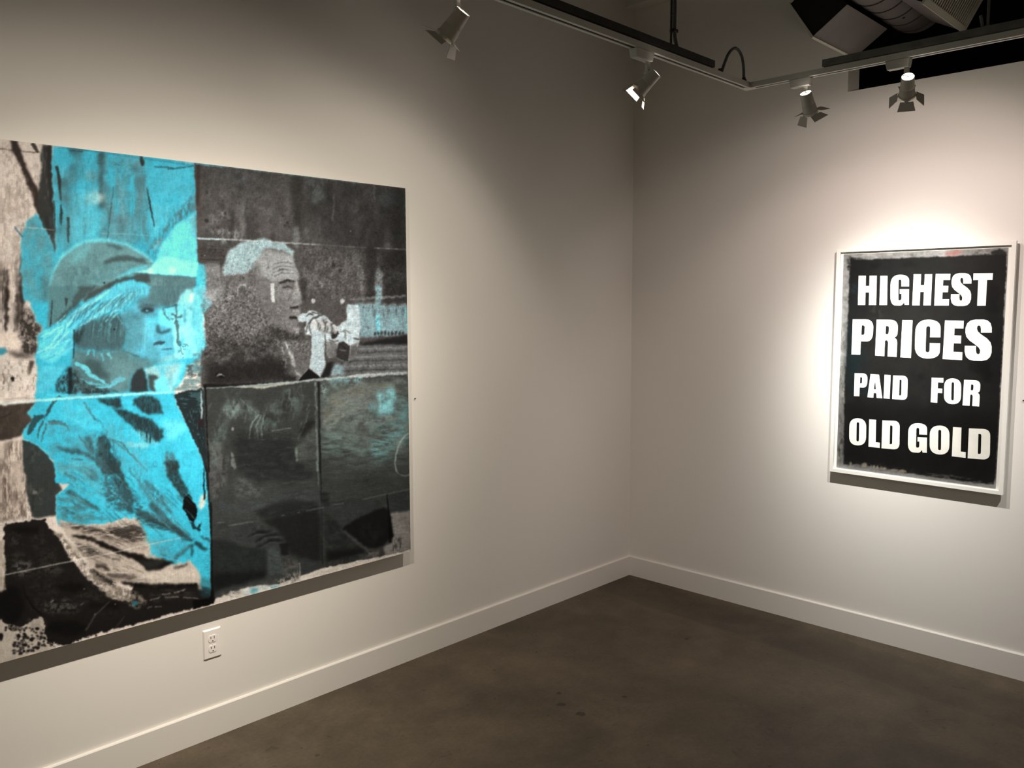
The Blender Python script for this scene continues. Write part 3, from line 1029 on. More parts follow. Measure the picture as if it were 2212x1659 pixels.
P_(A(1745, 690, 1762, 830, 1540, 1010, 1420, 1190, 1380, 1290, 1310, 1230, 1340, 1170, 1440, 1060, 1560, 890), (84, 124, 132), .9, 7, 3, (4, 12, .9))
P_(A(1750, 860, 1772, 1290, 1700, 1320, 1400, 1320, 1430, 1180, 1560, 990), LCY, .95, 4, 2)
P_(A(1350, 1160, 1450, 1090, 1450, 1180, 1380, 1230), (150, 186, 186), .7, 5, 4, (6, 6, 1.2))
for pts, wd in (((505, 450, 530, 560, 545, 760), (5, 7, 4)), ((545, 800, 550, 880, 545, 980), (3, 7, 2)), ((610, 910, 612, 1000, 612, 1140), (6, 6, 2)), ((410, 890, 425, 980, 440, 1060), (8, 8, 5)),
                ((1265, 355, 1275, 410, 1280, 450), (3, 10, 5)), ((1315, 640, 1340, 780, 1385, 995), (1.5, 4, 1.5)), ((1018, 640, 990, 860, 962, 1110), 1.2), ((550, 1355, 570, 1500, 585, 1659), (4, 2, 2)),
                ((485, 760, 492, 900, 490, 990), 2.0)):
    Ln(A(*pts), wd, (40, 44, 42), .95, 1.2, .8)
for q in ((620, 310, 740, 325), (870, 425, 930, 430), (1030, 435, 1075, 440), (1380, 455, 1560, 470), (1500, 480, 1740, 450)):
    Ln(A(*q), 2.2, (40, 62, 66), .8, 1.2)
Ln(A(520, 285, 900, 330, 1300, 385, 1740, 445), 1.6, (50, 110, 124), .6, 1.2)

# --- person in the cap
P_(A(432, 1659, 440, 1520, 470, 1385, 560, 1245, 680, 1155, 800, 1112, 960, 1105, 1150, 1150, 1290, 1235, 1390, 1320, 1340, 1400, 1200, 1420, 1010, 1490, 760, 1659), (116, 160, 164), 1, 2.5, 1.5)
P_(C3(430, -10, 750, -10, 742, 105, 610, 230, 545, 320, 480, 330, 420, 380, 440, 150), (98, 140, 144), 1, 3, 1.5)
P_(A(560, 1400, 740, 1270, 900, 1230, 880, 1450, 740, 1659, 600, 1659), (86, 120, 124), .5, 14, 5, (9, 16, .9))
Ln(A(445, 1520, 475, 1390, 562, 1252, 682, 1160, 805, 1120, 960, 1112, 1150, 1158, 1290, 1242, 1375, 1315), (3, 4, 6, 7, 8, 8, 7, 6, 4), LCY, .85, 2.5, 1)
P_(A(600, 1330, 680, 1180, 820, 1140, 800, 1230, 700, 1330), (130, 206, 214), .6, 8, 4)
P_(A(930, 1310, 1010, 1265, 1150, 1250, 1290, 1285, 1335, 1330, 1270, 1320, 1140, 1300, 1000, 1310, 920, 1350), (78, 100, 102), .95, 4, 2)
P_(A(940, 1150, 1060, 1165, 1110, 1200, 1060, 1200, 990, 1180), (80, 112, 116), .9, 4, 2)
P_(A(920, 1340, 1100, 1320, 1300, 1335, 1340, 1370, 1180, 1400, 1020, 1440, 900, 1500, 800, 1570, 840, 1440), (100, 150, 156), .8, 7, 3, (8, 6, 1.0))
Ln(A(1030, 1460, 1150, 1400, 1250, 1365, 1335, 1345), (3, 9, 10, 4), (106, 210, 224), .8, 3, 1)
P_(A(1195, 1402, 1335, 1372, 1400, 1300, 1480, 1256, 1620, 1290, 1782, 1310, 1768, 1445, 1600, 1432, 1340, 1418), (150, 244, 250), 1, 2.5, 1)
Bl(325, 586, 8, 7, (214, 246, 246), .8, 3, 2)
Bl(372, 584, 9, 8, (214, 248, 248), .6, 4, 2)
P_(A(1185, 1405, 1340, 1418, 1600, 1433, 1766, 1448, 1752, 1530, 1712, 1605, 1650, 1665, 1340, 1670, 1310, 1500, 1240, 1455), (98, 132, 136), 1, 2, 1)
P_(A(1340, 1430, 1480, 1440, 1500, 1665, 1340, 1665), (132, 172, 174), .5, 6, 4, (4, 26, 1.2))
P_(C3(1330, -10, 1660, -10, 1640, 120, 1560, 168, 1455, 172, 1380, 130), (96, 132, 138), 1, 2.5, 1)
P_(C3(1500, -10, 1660, -10, 1600, 150, 1470, 170), (78, 106, 112), .5, 5, 3, (4, 20, 1.2))
P_(A(738, 1665, 800, 1590, 900, 1530, 1040, 1470, 1240, 1415, 1345, 1425, 1345, 1500, 1180, 1475, 1060, 1510, 960, 1590, 860, 1665), (72, 82, 82), .95, 3.5, 2)
P_(C3(720, -10, 900, -10, 800, 60, 720, 130, 640, 210, 545, 330, 500, 300, 620, 180), (70, 86, 86), .85, 4, 3)
# white-cyan air right of the face
P_(C3(1660, 20, 1790, 10, 1800, 180, 1832, 420, 1868, 575, 1790, 620, 1650, 640, 1560, 640, 1550, 400, 1540, 300, 1470, 200, 1560, 170), (158, 238, 246), 1, 3, 2, (14, 20, .4))
P_(C3(1700, 60, 1790, 50, 1790, 150, 1690, 130), (226, 246, 246), .9, 4, 2)
for q in ((1650, 200, 1660, 320), (1690, 190, 1730, 200), (1740, 200, 1740, 280)):
    Ln(C3(*q), 5, (78, 150, 166), .7, 3, 2)
P_(A(1780, 1310, 1845, 1400, 1855, 1659, 1790, 1659), (84, 206, 226), .9, 3, 2)

# hair
hair = C3(1100, -10, 940, 50, 800, 118, 620, 255, 520, 335, 440, 380, 335, 435, 400, 468, 340, 520, 355, 560, 305, 625, 440, 690, 545, 640, 640, 570, 660, 420, 690, 360, 830, 300, 980, 230, 1080, 220, 1200, 90, 1340, 60, 1340, -10)
P_(hair, (104, 214, 236), 1, 2.5, 3)
P_(A(760, 1659, 900, 1590, 1060, 1500, 1180, 1470, 1330, 1520, 1340, 1659), (104, 210, 232), 1, 3, 2, (4, 26, .35))
P_(C3(690, 360, 830, 290, 1000, 240, 1120, 250, 1150, 340, 1130, 480, 1080, 560, 940, 580, 780, 560, 670, 560, 660, 430), (78, 108, 114), 1, 6, 4)
for q, w_, c in (((980, 30, 760, 190, 560, 380, 420, 560), (4, 7, 6, 2), (150, 240, 250)), ((900, 130, 740, 240, 640, 330, 560, 480), (3, 6, 5, 2), (74, 172, 200)), ((1080, 60, 940, 190, 800, 300, 720, 350), (3, 5, 5, 1), (150, 240, 250)),
                 ((1010, 120, 860, 220, 700, 340, 690, 355), (2, 4, 3, 1), (72, 160, 186)), ((1180, 60, 1100, 160, 1000, 240, 940, 320), (3, 6, 4, 1), (140, 232, 244)), ((1120, 110, 1030, 200, 920, 260, 880, 330), (2, 3, 3, 1), (78, 150, 166)),
                 ((1060, 230, 1010, 270, 985, 320, 990, 360), (4, 4, 2, 1), (128, 224, 236)), ((960, 250, 920, 300, 890, 400, 870, 480), (3, 3, 2, 1), (120, 200, 212)), ((1050, 250, 1090, 320, 1120, 350), (3, 2, 1), (110, 190, 204)),
                 ((1250, 30, 1170, 130, 1130, 190), (4, 6, 2), (120, 224, 240)), ((560, 340, 470, 400, 360, 450), (3, 5, 2), (160, 244, 250)), ((620, 400, 500, 520, 330, 590), (4, 7, 2), (150, 238, 248)),
                 ((640, 480, 540, 590, 400, 660), (4, 5, 2), (84, 180, 204)), ((590, 330, 560, 430, 470, 530), (2, 3, 1), (66, 150, 176)), ((600, 240, 500, 340, 510, 300), (2, 3, 1), (150, 240, 248))):
    Ln(C3(*q), w_, c, .85, 1.8, 1.5)
for k in range(46):
    x0 = 640 + 620 * cv.rng.random()
    t0 = cv.rng.random()
    y0 = 40 + (1180 - x0) * .34 + 40 * t0
    l_ = 70 + 90 * cv.rng.random()
    c = (150, 240, 250) if k % 2 else (64, 140, 160)
    Ln(C3(x0, y0, x0 - l_ * .55, y0 + l_ * .5, x0 - l_ * .8, y0 + l_), (1, 2.6, .6), c, .6, 1.2, 1)
P_(C3(668, 395, 740, 380, 730, 470, 690, 520, 664, 500), (40, 56, 58), .9, 4, 3)
# face
P_(C3(1080, 230, 1180, 170, 1280, 100, 1440, 160, 1462, 205, 1540, 300, 1556, 380, 1542, 420, 1550, 480, 1560, 560, 1540, 630, 1470, 660, 1320, 640, 1200, 600, 1120, 560, 1140, 440, 1120, 330), (102, 190, 212), 1, 3.5, 1.5)
P_(C3(1080, 240, 1180, 190, 1200, 600, 1110, 570, 1140, 440, 1110, 330), (86, 140, 150), .75, 12, 4)
P_(C3(1150, 260, 1290, 240, 1330, 420, 1250, 520, 1160, 500), (104, 176, 192), .7, 10, 3)
P_(C3(1290, 240, 1440, 220, 1540, 300, 1556, 380, 1500, 350, 1400, 330, 1330, 420), (100, 212, 236), .85, 6, 2)
P_(C3(1420, 190, 1462, 205, 1540, 300, 1556, 385, 1500, 360, 1430, 330), (124, 230, 246), .9, 4, 1)
P_(C3(1220, 120, 1340, 60, 1450, 150, 1450, 190, 1400, 190, 1250, 220), (92, 122, 128), .85, 6, 3)
P_(C3(1255, 215, 1290, 185, 1350, 175, 1385, 200, 1370, 225, 1300, 235), (52, 66, 72), .95, 3, 1.5)
Bl(318, 671.5, 3, 2, (130, 190, 200), .8, 1.5, .5)
Ln(C3(1235, 185, 1300, 160, 1390, 165), (3, 5, 3), (70, 90, 96), .8, 3)
P_(C3(1395, 350, 1425, 340, 1440, 400, 1540, 365, 1530, 395, 1440, 425, 1400, 410), (62, 96, 108), .95, 3, 1.2)
Ln(C3(1370, 523, 1400, 505, 1440, 498, 1478, 492), (2, 6, 8, 3), (58, 78, 86), .95, 2, 1)
Ln(C3(1380, 540, 1440, 545, 1470, 520), (1.5, 4, 1.5), (130, 214, 226), .7, 2)
Ln(C3(1445, 562, 1490, 556, 1545, 552), (2, 4, 2), (70, 118, 130), .9, 2)
P_(C3(1050, 555, 1150, 580, 1300, 650, 1420, 672, 1300, 700, 1120, 690, 1000, 660), (84, 120, 124), .85, 7, 3)
Ln(C3(1100, 570, 1200, 610, 1250, 625), (1.5, 3, 2), (46, 62, 66), .8, 2)
P_(C3(1440, 640, 1560, 600, 1610, 660, 1500, 680, 1400, 680), (150, 206, 208), .7, 5, 2)
# thin dark drips by the nose
for q, w_ in (((1455, 190, 1475, 245, 1520, 290, 1560, 285), 3.2), ((1465, 185, 1520, 175, 1590, 165), 3), ((1575, 160, 1580, 260, 1590, 380, 1595, 520), 4.5), ((1540, 240, 1600, 270, 1630, 260), 4), ((1590, 300, 1570, 330), 4), ((1610, 480, 1620, 560, 1640, 610), 2.5)):
    Ln(C3(*q), w_, (76, 100, 104), .85, 1.6, 2)
P_(C3(1590, 480, 1700, 520, 1690, 560, 1640, 640, 1590, 600), (60, 110, 120), .6, 2, 3, (3, 3, 2.6))
# neck and collar
P_(C3(660, 560, 900, 580, 1080, 560, 1200, 640, 1420, 680, 1300, 720, 1180, 800, 1150, 940, 660, 960, 640, 700), (92, 126, 130), 1, 6, 3)
P_(C3(700, 690, 820, 640, 900, 700, 980, 780, 980, 840, 860, 800, 780, 740), (66, 86, 88), .8, 7, 4)
P_(C3(980, 620, 1120, 640, 1240, 700, 1160, 830, 1080, 940, 980, 860), (112, 150, 154), .7, 10, 3)
P_(C3(600, 715, 640, 720, 700, 760, 800, 880, 1040, 930, 1060, 950, 660, 965, 500, 935, 490, 860, 560, 770), (52, 66, 68), .95, 4, 3, (6, 8, .6))
P_(C3(610, 720, 645, 720, 650, 965, 605, 960), (28, 34, 34), .9, 2.5, 1.5)
P_(C3(500, 700, 590, 690, 560, 760, 490, 860, 420, 950, 330, 950, 345, 720), (92, 200, 222), .9, 4, 3)
for q, w_, c in (((670, 680, 760, 720, 800, 780, 960, 870), (6, 12, 9, 2), (118, 220, 234)), ((720, 820, 820, 860, 940, 875), (2, 5, 3), (104, 190, 204)), ((800, 560, 780, 620), (6, 2), (110, 206, 220)), ((840, 560, 850, 630), (6, 2), (100, 186, 200)),
                 ((910, 590, 930, 660), (6, 2), (100, 180, 194)), ((970, 590, 1010, 650), (6, 2), (120, 206, 216)), ((1000, 860, 1080, 820, 1130, 830), (4, 12, 6), (112, 190, 204)), ((860, 900, 980, 890, 1060, 850), (3, 6, 3), (110, 200, 214))):
    Ln(C3(*q), w_, c, .85, 2.2, 2)
P_(C3(1160, 940, 1175, 830, 1225, 745, 1285, 725, 1320, 830, 1330, 940), (50, 58, 60), 1, 3, 1.5)
P_(C3(1285, 725, 1420, 700, 1620, 675, 1600, 780, 1540, 930, 1350, 930, 1320, 820), (168, 206, 206), .95, 3.5, 2, (10, 14, .4))
P_(C3(1380, 830, 1480, 800, 1530, 930, 1380, 935), (118, 222, 236), .9, 4, 2)
P_(C3(1320, 770, 1370, 790, 1425, 795, 1385, 835, 1375, 890, 1400, 935, 1340, 930), (58, 68, 68), .9, 2.5, 2)
P_(C3(1560, 930, 1640, 820, 1700, 690, 1800, 620, 1815, 910), (120, 150, 152), .95, 4, 3, (10, 8, .9))
P_(C3(1690, 700, 1800, 640, 1810, 800, 1660, 800), (70, 84, 86), .8, 5, 3, (10, 5, 1.2))
P_(C3(1560, 760, 1640, 660, 1660, 700, 1600, 860, 1540, 900), (150, 224, 230), .7, 5, 3)
P_(C3(1650, 830, 1810, 830, 1815, 905, 1600, 930), (120, 128, 126), .8, 3, 2, (14, 4, 1.2))

# jacket folds
for pts in ((1000, 1085, 1150, 1108, 1290, 1160, 1380, 1205, 1450, 1280, 1475, 1355, 1410, 1395, 1300, 1390, 1230, 1290, 1120, 1190, 1040, 1120), (1200, 1005, 1300, 985, 1390, 985, 1440, 1050, 1465, 1140, 1400, 1135, 1330, 1145, 1240, 1090, 1190, 1050),
            (870, 1005, 1080, 990, 1095, 1085, 980, 1075), (890, 1345, 940, 1328, 978, 1350, 990, 1460, 1040, 1560, 1100, 1670, 920, 1670, 890, 1560, 860, 1400), (480, 1440, 600, 1435, 760, 1470, 880, 1530, 930, 1640, 850, 1560, 700, 1500, 560, 1470),
            (760, 1340, 810, 1335, 860, 1500, 800, 1470)):
    P_(C3(*pts), (42, 54, 56), .95, 3.5, 3, (4, 9, .18))
P_(C3(1480, 1480, 1560, 1480, 1605, 1670, 1465, 1670), (84, 112, 116), .9, 4, 4, (5, 6, .5))
P_(C3(1200, 1240, 1440, 1400, 1390, 1430, 1250, 1380, 1180, 1280), (110, 206, 220), .7, 4, 3, (4, 16, .9))
for q, w_, c in (((540, 975, 480, 1030, 430, 1110, 395, 1180), (5, 6, 6, 3), 52), ((395, 1150, 330, 1170, 290, 1250, 250, 1330), (4, 15, 13, 5), 48), ((390, 1190, 350, 1280, 330, 1370), (5, 5, 2), 70), ((420, 1230, 390, 1320, 375, 1400), (4, 4, 2), 84),
                 ((750, 1030, 800, 1110, 840, 1170, 900, 1215), (3, 5, 3, 2), 66), ((900, 1215, 1000, 1370, 1150, 1480, 1320, 1650), (1.5, 2, 3, 2), 90), ((440, 1220, 520, 1215, 580, 1230, 630, 1280), (6, 9, 6, 2), 92), ((430, 1205, 500, 1200, 570, 1200), (2, 3, 2), 70),
                 ((1000, 1370, 1100, 1400, 1150, 1480, 1240, 1560), (3, 5, 3, 2), 84), ((700, 1330, 760, 1400, 830, 1500), (2, 6, 4), 80), ((860, 1450, 880, 1600, 960, 1659), (3, 8, 5), 56), ((640, 1540, 740, 1550), (3, 2), 70)):
    Ln(C3(*q), w_, (c, c + 22, c + 26), .85, 2, 2)
P_(C3(500, 960, 720, 1000, 860, 1180, 1050, 1380, 940, 1400, 700, 1240, 520, 1180), (86, 206, 228), .7, 10, 5, (16, 20, .8))
P_(C3(1420, 1180, 1680, 1190, 1800, 1480, 1850, 1670, 1620, 1670, 1560, 1430), (78, 206, 232), .9, 5, 2, (24, 16, .4))
P_(C3(1430, 1200, 1640, 1200, 1680, 1290, 1520, 1380), (128, 228, 240), .6, 8, 3)
P_(C3(1100, 1390, 1340, 1400, 1330, 1440, 1180, 1440), (170, 226, 228), .6, 4, 2)
P_(C3(510, 1560, 700, 1540, 860, 1600, 900, 1670, 520, 1670), (104, 176, 186), .6, 5, 5, (14, 7, 1.0))
Ln(C3(1365, 1590, 1390, 1560, 1415, 1580, 1400, 1610, 1370, 1600), 1.6, (70, 140, 156), .7, 1)
# lower jacket
P_(E_(690, 60, 840, 60, 890, 130, 840, 180, 760, 120), (74, 92, 94), .7, 6, 4)
P_(E_(880, -10, 1080, -10, 1130, 190, 1150, 330, 1200, 460, 1150, 440, 1060, 240, 1000, 100), (50, 62, 64), .92, 4, 3, (5, 10, .3))
P_(E_(900, 60, 1000, 100, 1060, 220, 1080, 300, 960, 280, 930, 170), (76, 96, 98), .75, 6, 4, (6, 8, .8))
P_(E_(940, 230, 1110, 250, 1150, 420, 960, 390, 920, 320), (74, 120, 128), .75, 7, 4, (12, 4, 1.4))
P_(E_(1480, -10, 1590, -10, 1625, 120, 1700, 280, 1640, 330, 1560, 210, 1500, 110), (46, 56, 56), .95, 3, 3, (5, 6, .2))
P_(E_(1650, 310, 1690, 280, 1762, 375, 1765, 470, 1730, 540, 1700, 510, 1640, 410), (16, 18, 18), 1, 2, 2)
P_(E_(1700, 530, 1730, 530, 1760, 580, 1800, 540, 1790, 620, 1755, 600, 1720, 590), (26, 34, 36), .85, 2, 3)
for q, w_, c in (((1160, 60, 1260, 170, 1340, 290, 1420, 400, 1540, 520, 1700, 660), (4, 9, 9, 6, 4, 2), 76), ((1340, 360, 1450, 460, 1560, 570, 1640, 630), (10, 16, 9, 4), 62), ((1220, 440, 1330, 480, 1460, 540, 1580, 600, 1720, 690), (10, 22, 16, 14, 4), 64),
                 ((1080, 110, 1150, 240, 1190, 380), (8, 12, 7), 58), ((1440, 300, 1490, 400, 1540, 470), (5, 6, 3), 70), ((600, 250, 680, 300, 780, 370, 900, 420), (8, 12, 9, 4), 62), ((550, 400, 620, 440, 690, 470), (3, 6, 3), 60), ((570, 90, 640, 120, 700, 160), (3, 6, 2), 74),
                 ((730, 230, 770, 240), (3, 2), 66), ((880, 250, 920, 290), (5, 3), 70), ((1630, 680, 1700, 690, 1740, 685), (4, 5, 3), 40), ((1720, 720, 1722, 780, 1725, 840), (6, 5, 3), 36), ((1750, 715, 1800, 750, 1860, 775), (5, 10, 6), 34), ((1790, 650, 1840, 680, 1890, 710), (2, 4, 3), 46),
                 ((1560, 860, 1640, 790, 1720, 740), (9, 8, 4), 60)):
    Ln(E_(*q), w_, (c, c + 20, c + 22), .85, 2.5, 2.5)
for q, w_ in (((620, 60, 760, 130, 880, 220, 930, 380, 1060, 450, 1180, 490, 1300, 560, 1460, 620, 1620, 680), (8, 12, 14, 12, 10, 12, 16, 14, 8)), ((1150, 0, 1260, 150, 1390, 330, 1540, 500, 1680, 620), (10, 14, 10, 10, 4))):
    Ln(E_(*q), w_, (80, 196, 218), .9, 3, 2)
P_(E_(510, 320, 640, 290, 850, 400, 900, 480, 700, 530, 530, 500), (92, 152, 160), .75, 8, 5, (10, 8, 1.0))
P_(E_(1380, 680, 1640, 700, 1700, 760, 1540, 880, 1380, 860), (82, 160, 176), .8, 8, 4, (10, 7, .8))
P_(E_(1690, -10, 1830, -10, 1855, 250, 1840, 400, 1760, 380, 1700, 250), (74, 200, 226), .9, 4, 1.5)
P_(E_(1800, 290, 1850, 270, 1840, 380, 1800, 430, 1775, 380), (222, 220, 204), .9, 3, 2)
Ln(E_(1825, 50, 1828, 180, 1832, 330), (2, 3, 4), (20, 26, 28), .95, 1)
# sleeve on bare paper
P_(E_(512, 500, 700, 555, 930, 552, 1110, 505, 1240, 500, 1310, 640, 1370, 820, 1560, 920, 1700, 870, 1790, 990, 1800, 1130, 1400, 1100, 1050, 1080, 900, 1000, 780, 880, 640, 690, 560, 600), (198, 184, 170), 1, 4, 3)
P_(E_(1250, 560, 1380, 640, 1460, 760, 1350, 860, 1290, 700), (112, 176, 182), .7, 9, 4, (8, 8, 1.0))
P_(E_(520, 555, 700, 560, 900, 590, 1150, 540, 1260, 560, 1320, 680, 1180, 720, 980, 680, 820, 640, 650, 590), (54, 48, 44), .92, 5, 3, (16, 5, .7))
P_(E_(1000, 600, 1250, 620, 1270, 700, 1100, 680), (84, 76, 70), .6, 6, 3, (16, 4, 1.4))
P_(E_(620, 650, 800, 700, 1000, 790, 1200, 860, 1330, 960, 1420, 970, 1560, 890, 1540, 880, 1400, 870, 1250, 820, 1100, 780, 900, 700, 760, 640), (22, 19, 17), .97, 4, 3)
P_(E_(640, 690, 800, 740, 980, 820, 1000, 850, 820, 850, 720, 800), (60, 54, 50), .9, 6, 3, (14, 5, .7))
P_(E_(1240, 880, 1360, 870, 1480, 860, 1440, 920, 1330, 950), (50, 52, 50), .8, 5, 3)
for q, w_ in (((860, 920, 940, 930, 990, 960), (8, 12, 3)), ((960, 1000, 1060, 1015, 1210, 1010), (4, 6, 2)), ((1080, 1040, 1160, 1030, 1280, 1020), (2, 4, 1)), ((1010, 860, 1080, 870), (5, 3)), ((1300, 1050, 1400, 1040), (3, 1)), ((1560, 950, 1680, 900), (6, 3)), ((830, 960, 900, 1030, 1000, 1070), (8, 14, 8))):
    Ln(E_(*q), w_, (58, 50, 46), .9, 2.5, 2)
P_(E_(1340, 980, 1560, 950, 1760, 960, 1780, 1040, 1500, 1070, 1200, 1050), (216, 204, 190), .8, 8, 4)

# --- black lower left
blk = E_(35, 560, 120, 540, 260, 520, 410, 500, 430, 575, 485, 620, 560, 740, 650, 890, 800, 1050, 920, 1150, 1010, 1220, 1150, 1240, 1200, 1080, 1400, 1110, 1760, 1085, 1790, 1130, 1895, 1200, 1915, 1240, 1700, 1310, 1400, 1390, 1150, 1460, 860, 1530, 560, 1640, 420, 1590,
         375, 1380, 200, 1470, 40, 1450, -10, 1380, -10, 1140, 40, 1130)
P_(blk, (34, 31, 29), 1, 2, 2.5)
for cx, cy, rx, ry, c, a in ((150, 690, 90, 70, 74, .6), (340, 690, 70, 90, 66, .5), (190, 950, 90, 70, 128, .7), (150, 860, 110, 60, 72, .6), (430, 850, 120, 80, 64, .5), (330, 1000, 200, 60, 60, .5), (460, 960, 120, 40, 84, .6), (540, 1290, 170, 60, 112, .6), (420, 1130, 180, 60, 66, .5), (800, 1200, 140, 60, 62, .6), (700, 1000, 120, 60, 44, .5),
                           (1000, 1350, 140, 40, 46, .5), (330, 1270, 80, 60, 70, .5), (1500, 1190, 160, 25, 56, .4)):
    Bl(cx / 4.148, 1000 + cy / 4.148, rx / 4.148, ry / 4.148, (c, c - 3, c - 8), a, 9, 6, 0, (7, 6, 1.0))
for cx, cy, rx, ry in ((100, 1270, 110, 170), (230, 600, 130, 34), (640, 1120, 150, 45), (600, 1480, 180, 70), (950, 1280, 160, 22)):
    Bl(cx / 4.148, 1000 + cy / 4.148, rx / 4.148, ry / 4.148, (20, 18, 17), .85, 6, 4)
P_(E_(-10, 700, 35, 690, 50, 900, 55, 1130, -10, 1160), (176, 162, 148), .95, 2, 2, (10, 20, .5))
Bl(3, 1138, 7, 14, (200, 192, 182), .8, 2, 4, 0, (4, 4, 2))
P_(E_(-10, 540, 30, 550, 40, 600, -10, 640), (180, 170, 160), .7, 2, 4, (5, 5, 2.2))
Ln(E_(200, 1090, 225, 1180, 300, 1300, 370, 1360), (2, 3, 4, 3), (20, 18, 17), .9, 2)
# pale flecked cuff
P_(E_(480, 620, 560, 640, 600, 690, 720, 830, 850, 970, 960, 1070, 1120, 1120, 1260, 1180, 1310, 1260, 1230, 1310, 1090, 1240, 1000, 1220, 900, 1160, 780, 1030, 640, 880), (128, 118, 106), .95, 4, 3, (7, 7, .7))
P_(E_(620, 690, 660, 740, 700, 800, 720, 860, 690, 830, 640, 760), (200, 188, 172), .8, 2, 2)
P_(E_(930, 1110, 1050, 1130, 1080, 1190, 990, 1210), (176, 164, 146), .7, 5, 4, (4, 5, 1.2))
P_(E_(1150, 1180, 1280, 1180, 1290, 1260, 1180, 1270), (150, 140, 126), .7, 4, 3, (4, 9, 1.2))
P_(E_(800, 940, 900, 980, 1060, 1080, 1010, 1110, 880, 1020), (44, 40, 38), .8, 4, 3, (5, 5, .8))
Bl(292, 1304, 5, 4.5, (52, 120, 136), .95, 1.5, 1.5)
Ln(E_(1090, 1070, 1200, 1090, 1400, 1105, 1760, 1090), (5, 9, 10, 6), (18, 16, 15), .9, 3, 2)
P_(E_(1330, 1150, 1700, 1130, 1770, 1190, 1500, 1240, 1330, 1240), (64, 58, 54), .7, 5, 4, (14, 4, 1.0))
for q in ((1450, 1180, 1540, 1165), (1560, 1160, 1660, 1135), (1480, 1210, 1600, 1200), (1640, 1205, 1780, 1215), (1320, 1300, 1360, 1285), (1390, 1290, 1450, 1285), (720, 1275, 750, 1250), (460, 1255, 485, 1225), (1340, 1230, 1440, 1200)):
    Ln(E_(*q), 1.8, (176, 168, 158), .85, .8, 1.5)
Ln(E_(770, 1500, 850, 1370, 920, 1300, 985, 1240), (4, 3, 2.5, 1.5), (78, 72, 68), .9, 1.2)
Ln(E_(1030, 1480, 1080, 1420, 1120, 1370), (3, 3, 2), (66, 60, 56), .8, 1.5)
P_(E_(1780, 1090, 1895, 1120, 1890, 1230, 1790, 1190), (40, 58, 62), .9, 5, 3)
P_(E_(1770, 1080, 1800, 1080, 1800, 1150, 1775, 1140), (150, 146, 138), .8, 3, 2)
P_(E_(1800, 1000, 1892, 1060, 1890, 1130, 1800, 1090), (70, 140, 150), .8, 6, 2)
# spattered paper in the lower corner
P_(E_(-10, 1400, 60, 1450, 200, 1475, 300, 1400, 378, 1375, 405, 1520, 420, 1600, 520, 1659, 520, 1800, -10, 1800), (196, 184, 170), 1, 2, 2)
P_(E_(240, 1400, 378, 1380, 405, 1560, 300, 1580), (150, 140, 130), .6, 6, 4, (10, 12, 1.2))
for k in range(190):
    x, y = 110 + 420 * cv.rng.beta(1.6, 1.8), 400 + 250 * cv.rng.beta(1.5, 1.2)
    if y < 640 - (x - 100) * .30 + 30 and y > 380 + max(0, (x - 380)) * 1.2:
        r_ = 1 + 2.4 * cv.rng.random()
        Bl(x / 4.148, 1259 + y / 4.148, r_ * 1.2, r_ * .9, (30, 26, 24), .85, .8, 1.6)
for k in range(40):
    x = 40 + 160 * cv.rng.random()
    Bl(x / 4.148, 1259 + (385 + 40 * cv.rng.random()) / 4.148, 2, 1.5, (28, 24, 22), .85, .8, 1.5)
Bl(2, 1376, 5, 9, (30, 24, 24), .95, 1.5, 1.5)
P_(G(410, 470, 520, 540, 700, 500, 870, 455, 880, 470, 640, 545, 440, 580), (30, 27, 25), .9, 1.5, 4, (4, 4, 1.6))

# --- dark strip between the cyan figure and the grey panels
P_(C3(1560, 968, 1640, 930, 1815, 910, 1842, 1000, 1850, 1200, 1865, 1500, 1870, 1670, 1845, 1670, 1800, 1500, 1700, 1290, 1600, 1080), (38, 48, 50), 1, 2, 2)
P_(C3(1580, 980, 1800, 930, 1830, 1060, 1640, 1090), (70, 104, 108), .7, 4, 4, (16, 4, 1.6))
P_(C3(1660, 1100, 1830, 1080, 1840, 1500, 1770, 1400), (90, 130, 134), .4, 3, 5, (3, 7, 2.4))
P_(C3(1780, 1170, 1835, 1170, 1830, 1270, 1770, 1260), (46, 36, 36), .9, 3, 2)
P_(E_(1835, -10, 1872, -10, 1905, 600, 1905, 1240, 1890, 1240, 1890, 640), (30, 30, 30), 1, 2, 1)
Ln(C3(1800, 930, 1805, 1040, 1803, 1180), (2, 3, 4), (196, 204, 200), .9, 1.2, 1.5)

# --- upper right panel: grey wood, person drinking
panel = B(0, 420, 40, 425, 900, 525, 1890, 650, 1895, 900, 1912, 1659, 1915, 2210, 1300, 2350, 900, 2390, 60, 2440, 60, 2100, 120, 2060, 110, 1860, 50, 1700, 110, 1560, 60, 1400, 30, 1300, 20, 900, 0, 500)
P_(panel, (86, 78, 76), 1, 1.5, .8)
P_(B(20, 640, 900, 640, 900, 1100, 20, 1100), (112, 104, 102), .8, 30, 8, (16, 20, .9))
P_(B(900, 520, 1890, 650, 1905, 1300, 1500, 1300, 1000, 1000), (52, 50, 49), .85, 26, 6, (22, 34, .5))
P_(B(20, 430, 900, 530, 900, 660, 500, 690, 200, 600, 40, 640), (60, 62, 62), .8, 12, 6, (18, 10, .9))
P_(B(300, 480, 620, 510, 600, 560, 480, 640, 240, 560), (100, 112, 112), .5, 8, 5, (12, 14, 1.2))
P_(B(980, 560, 1250, 590, 1240, 680, 1150, 760, 1050, 780, 980, 700), (86, 100, 102), .65, 8, 5, (8, 16, 1.2))
P_(B(1040, 700, 1150, 640, 1180, 760, 1060, 800), (98, 118, 120), .5, 7, 4)
P_(B(1660, 690, 1860, 690, 1870, 800, 1650, 800), (66, 82, 82), .8, 5, 4)
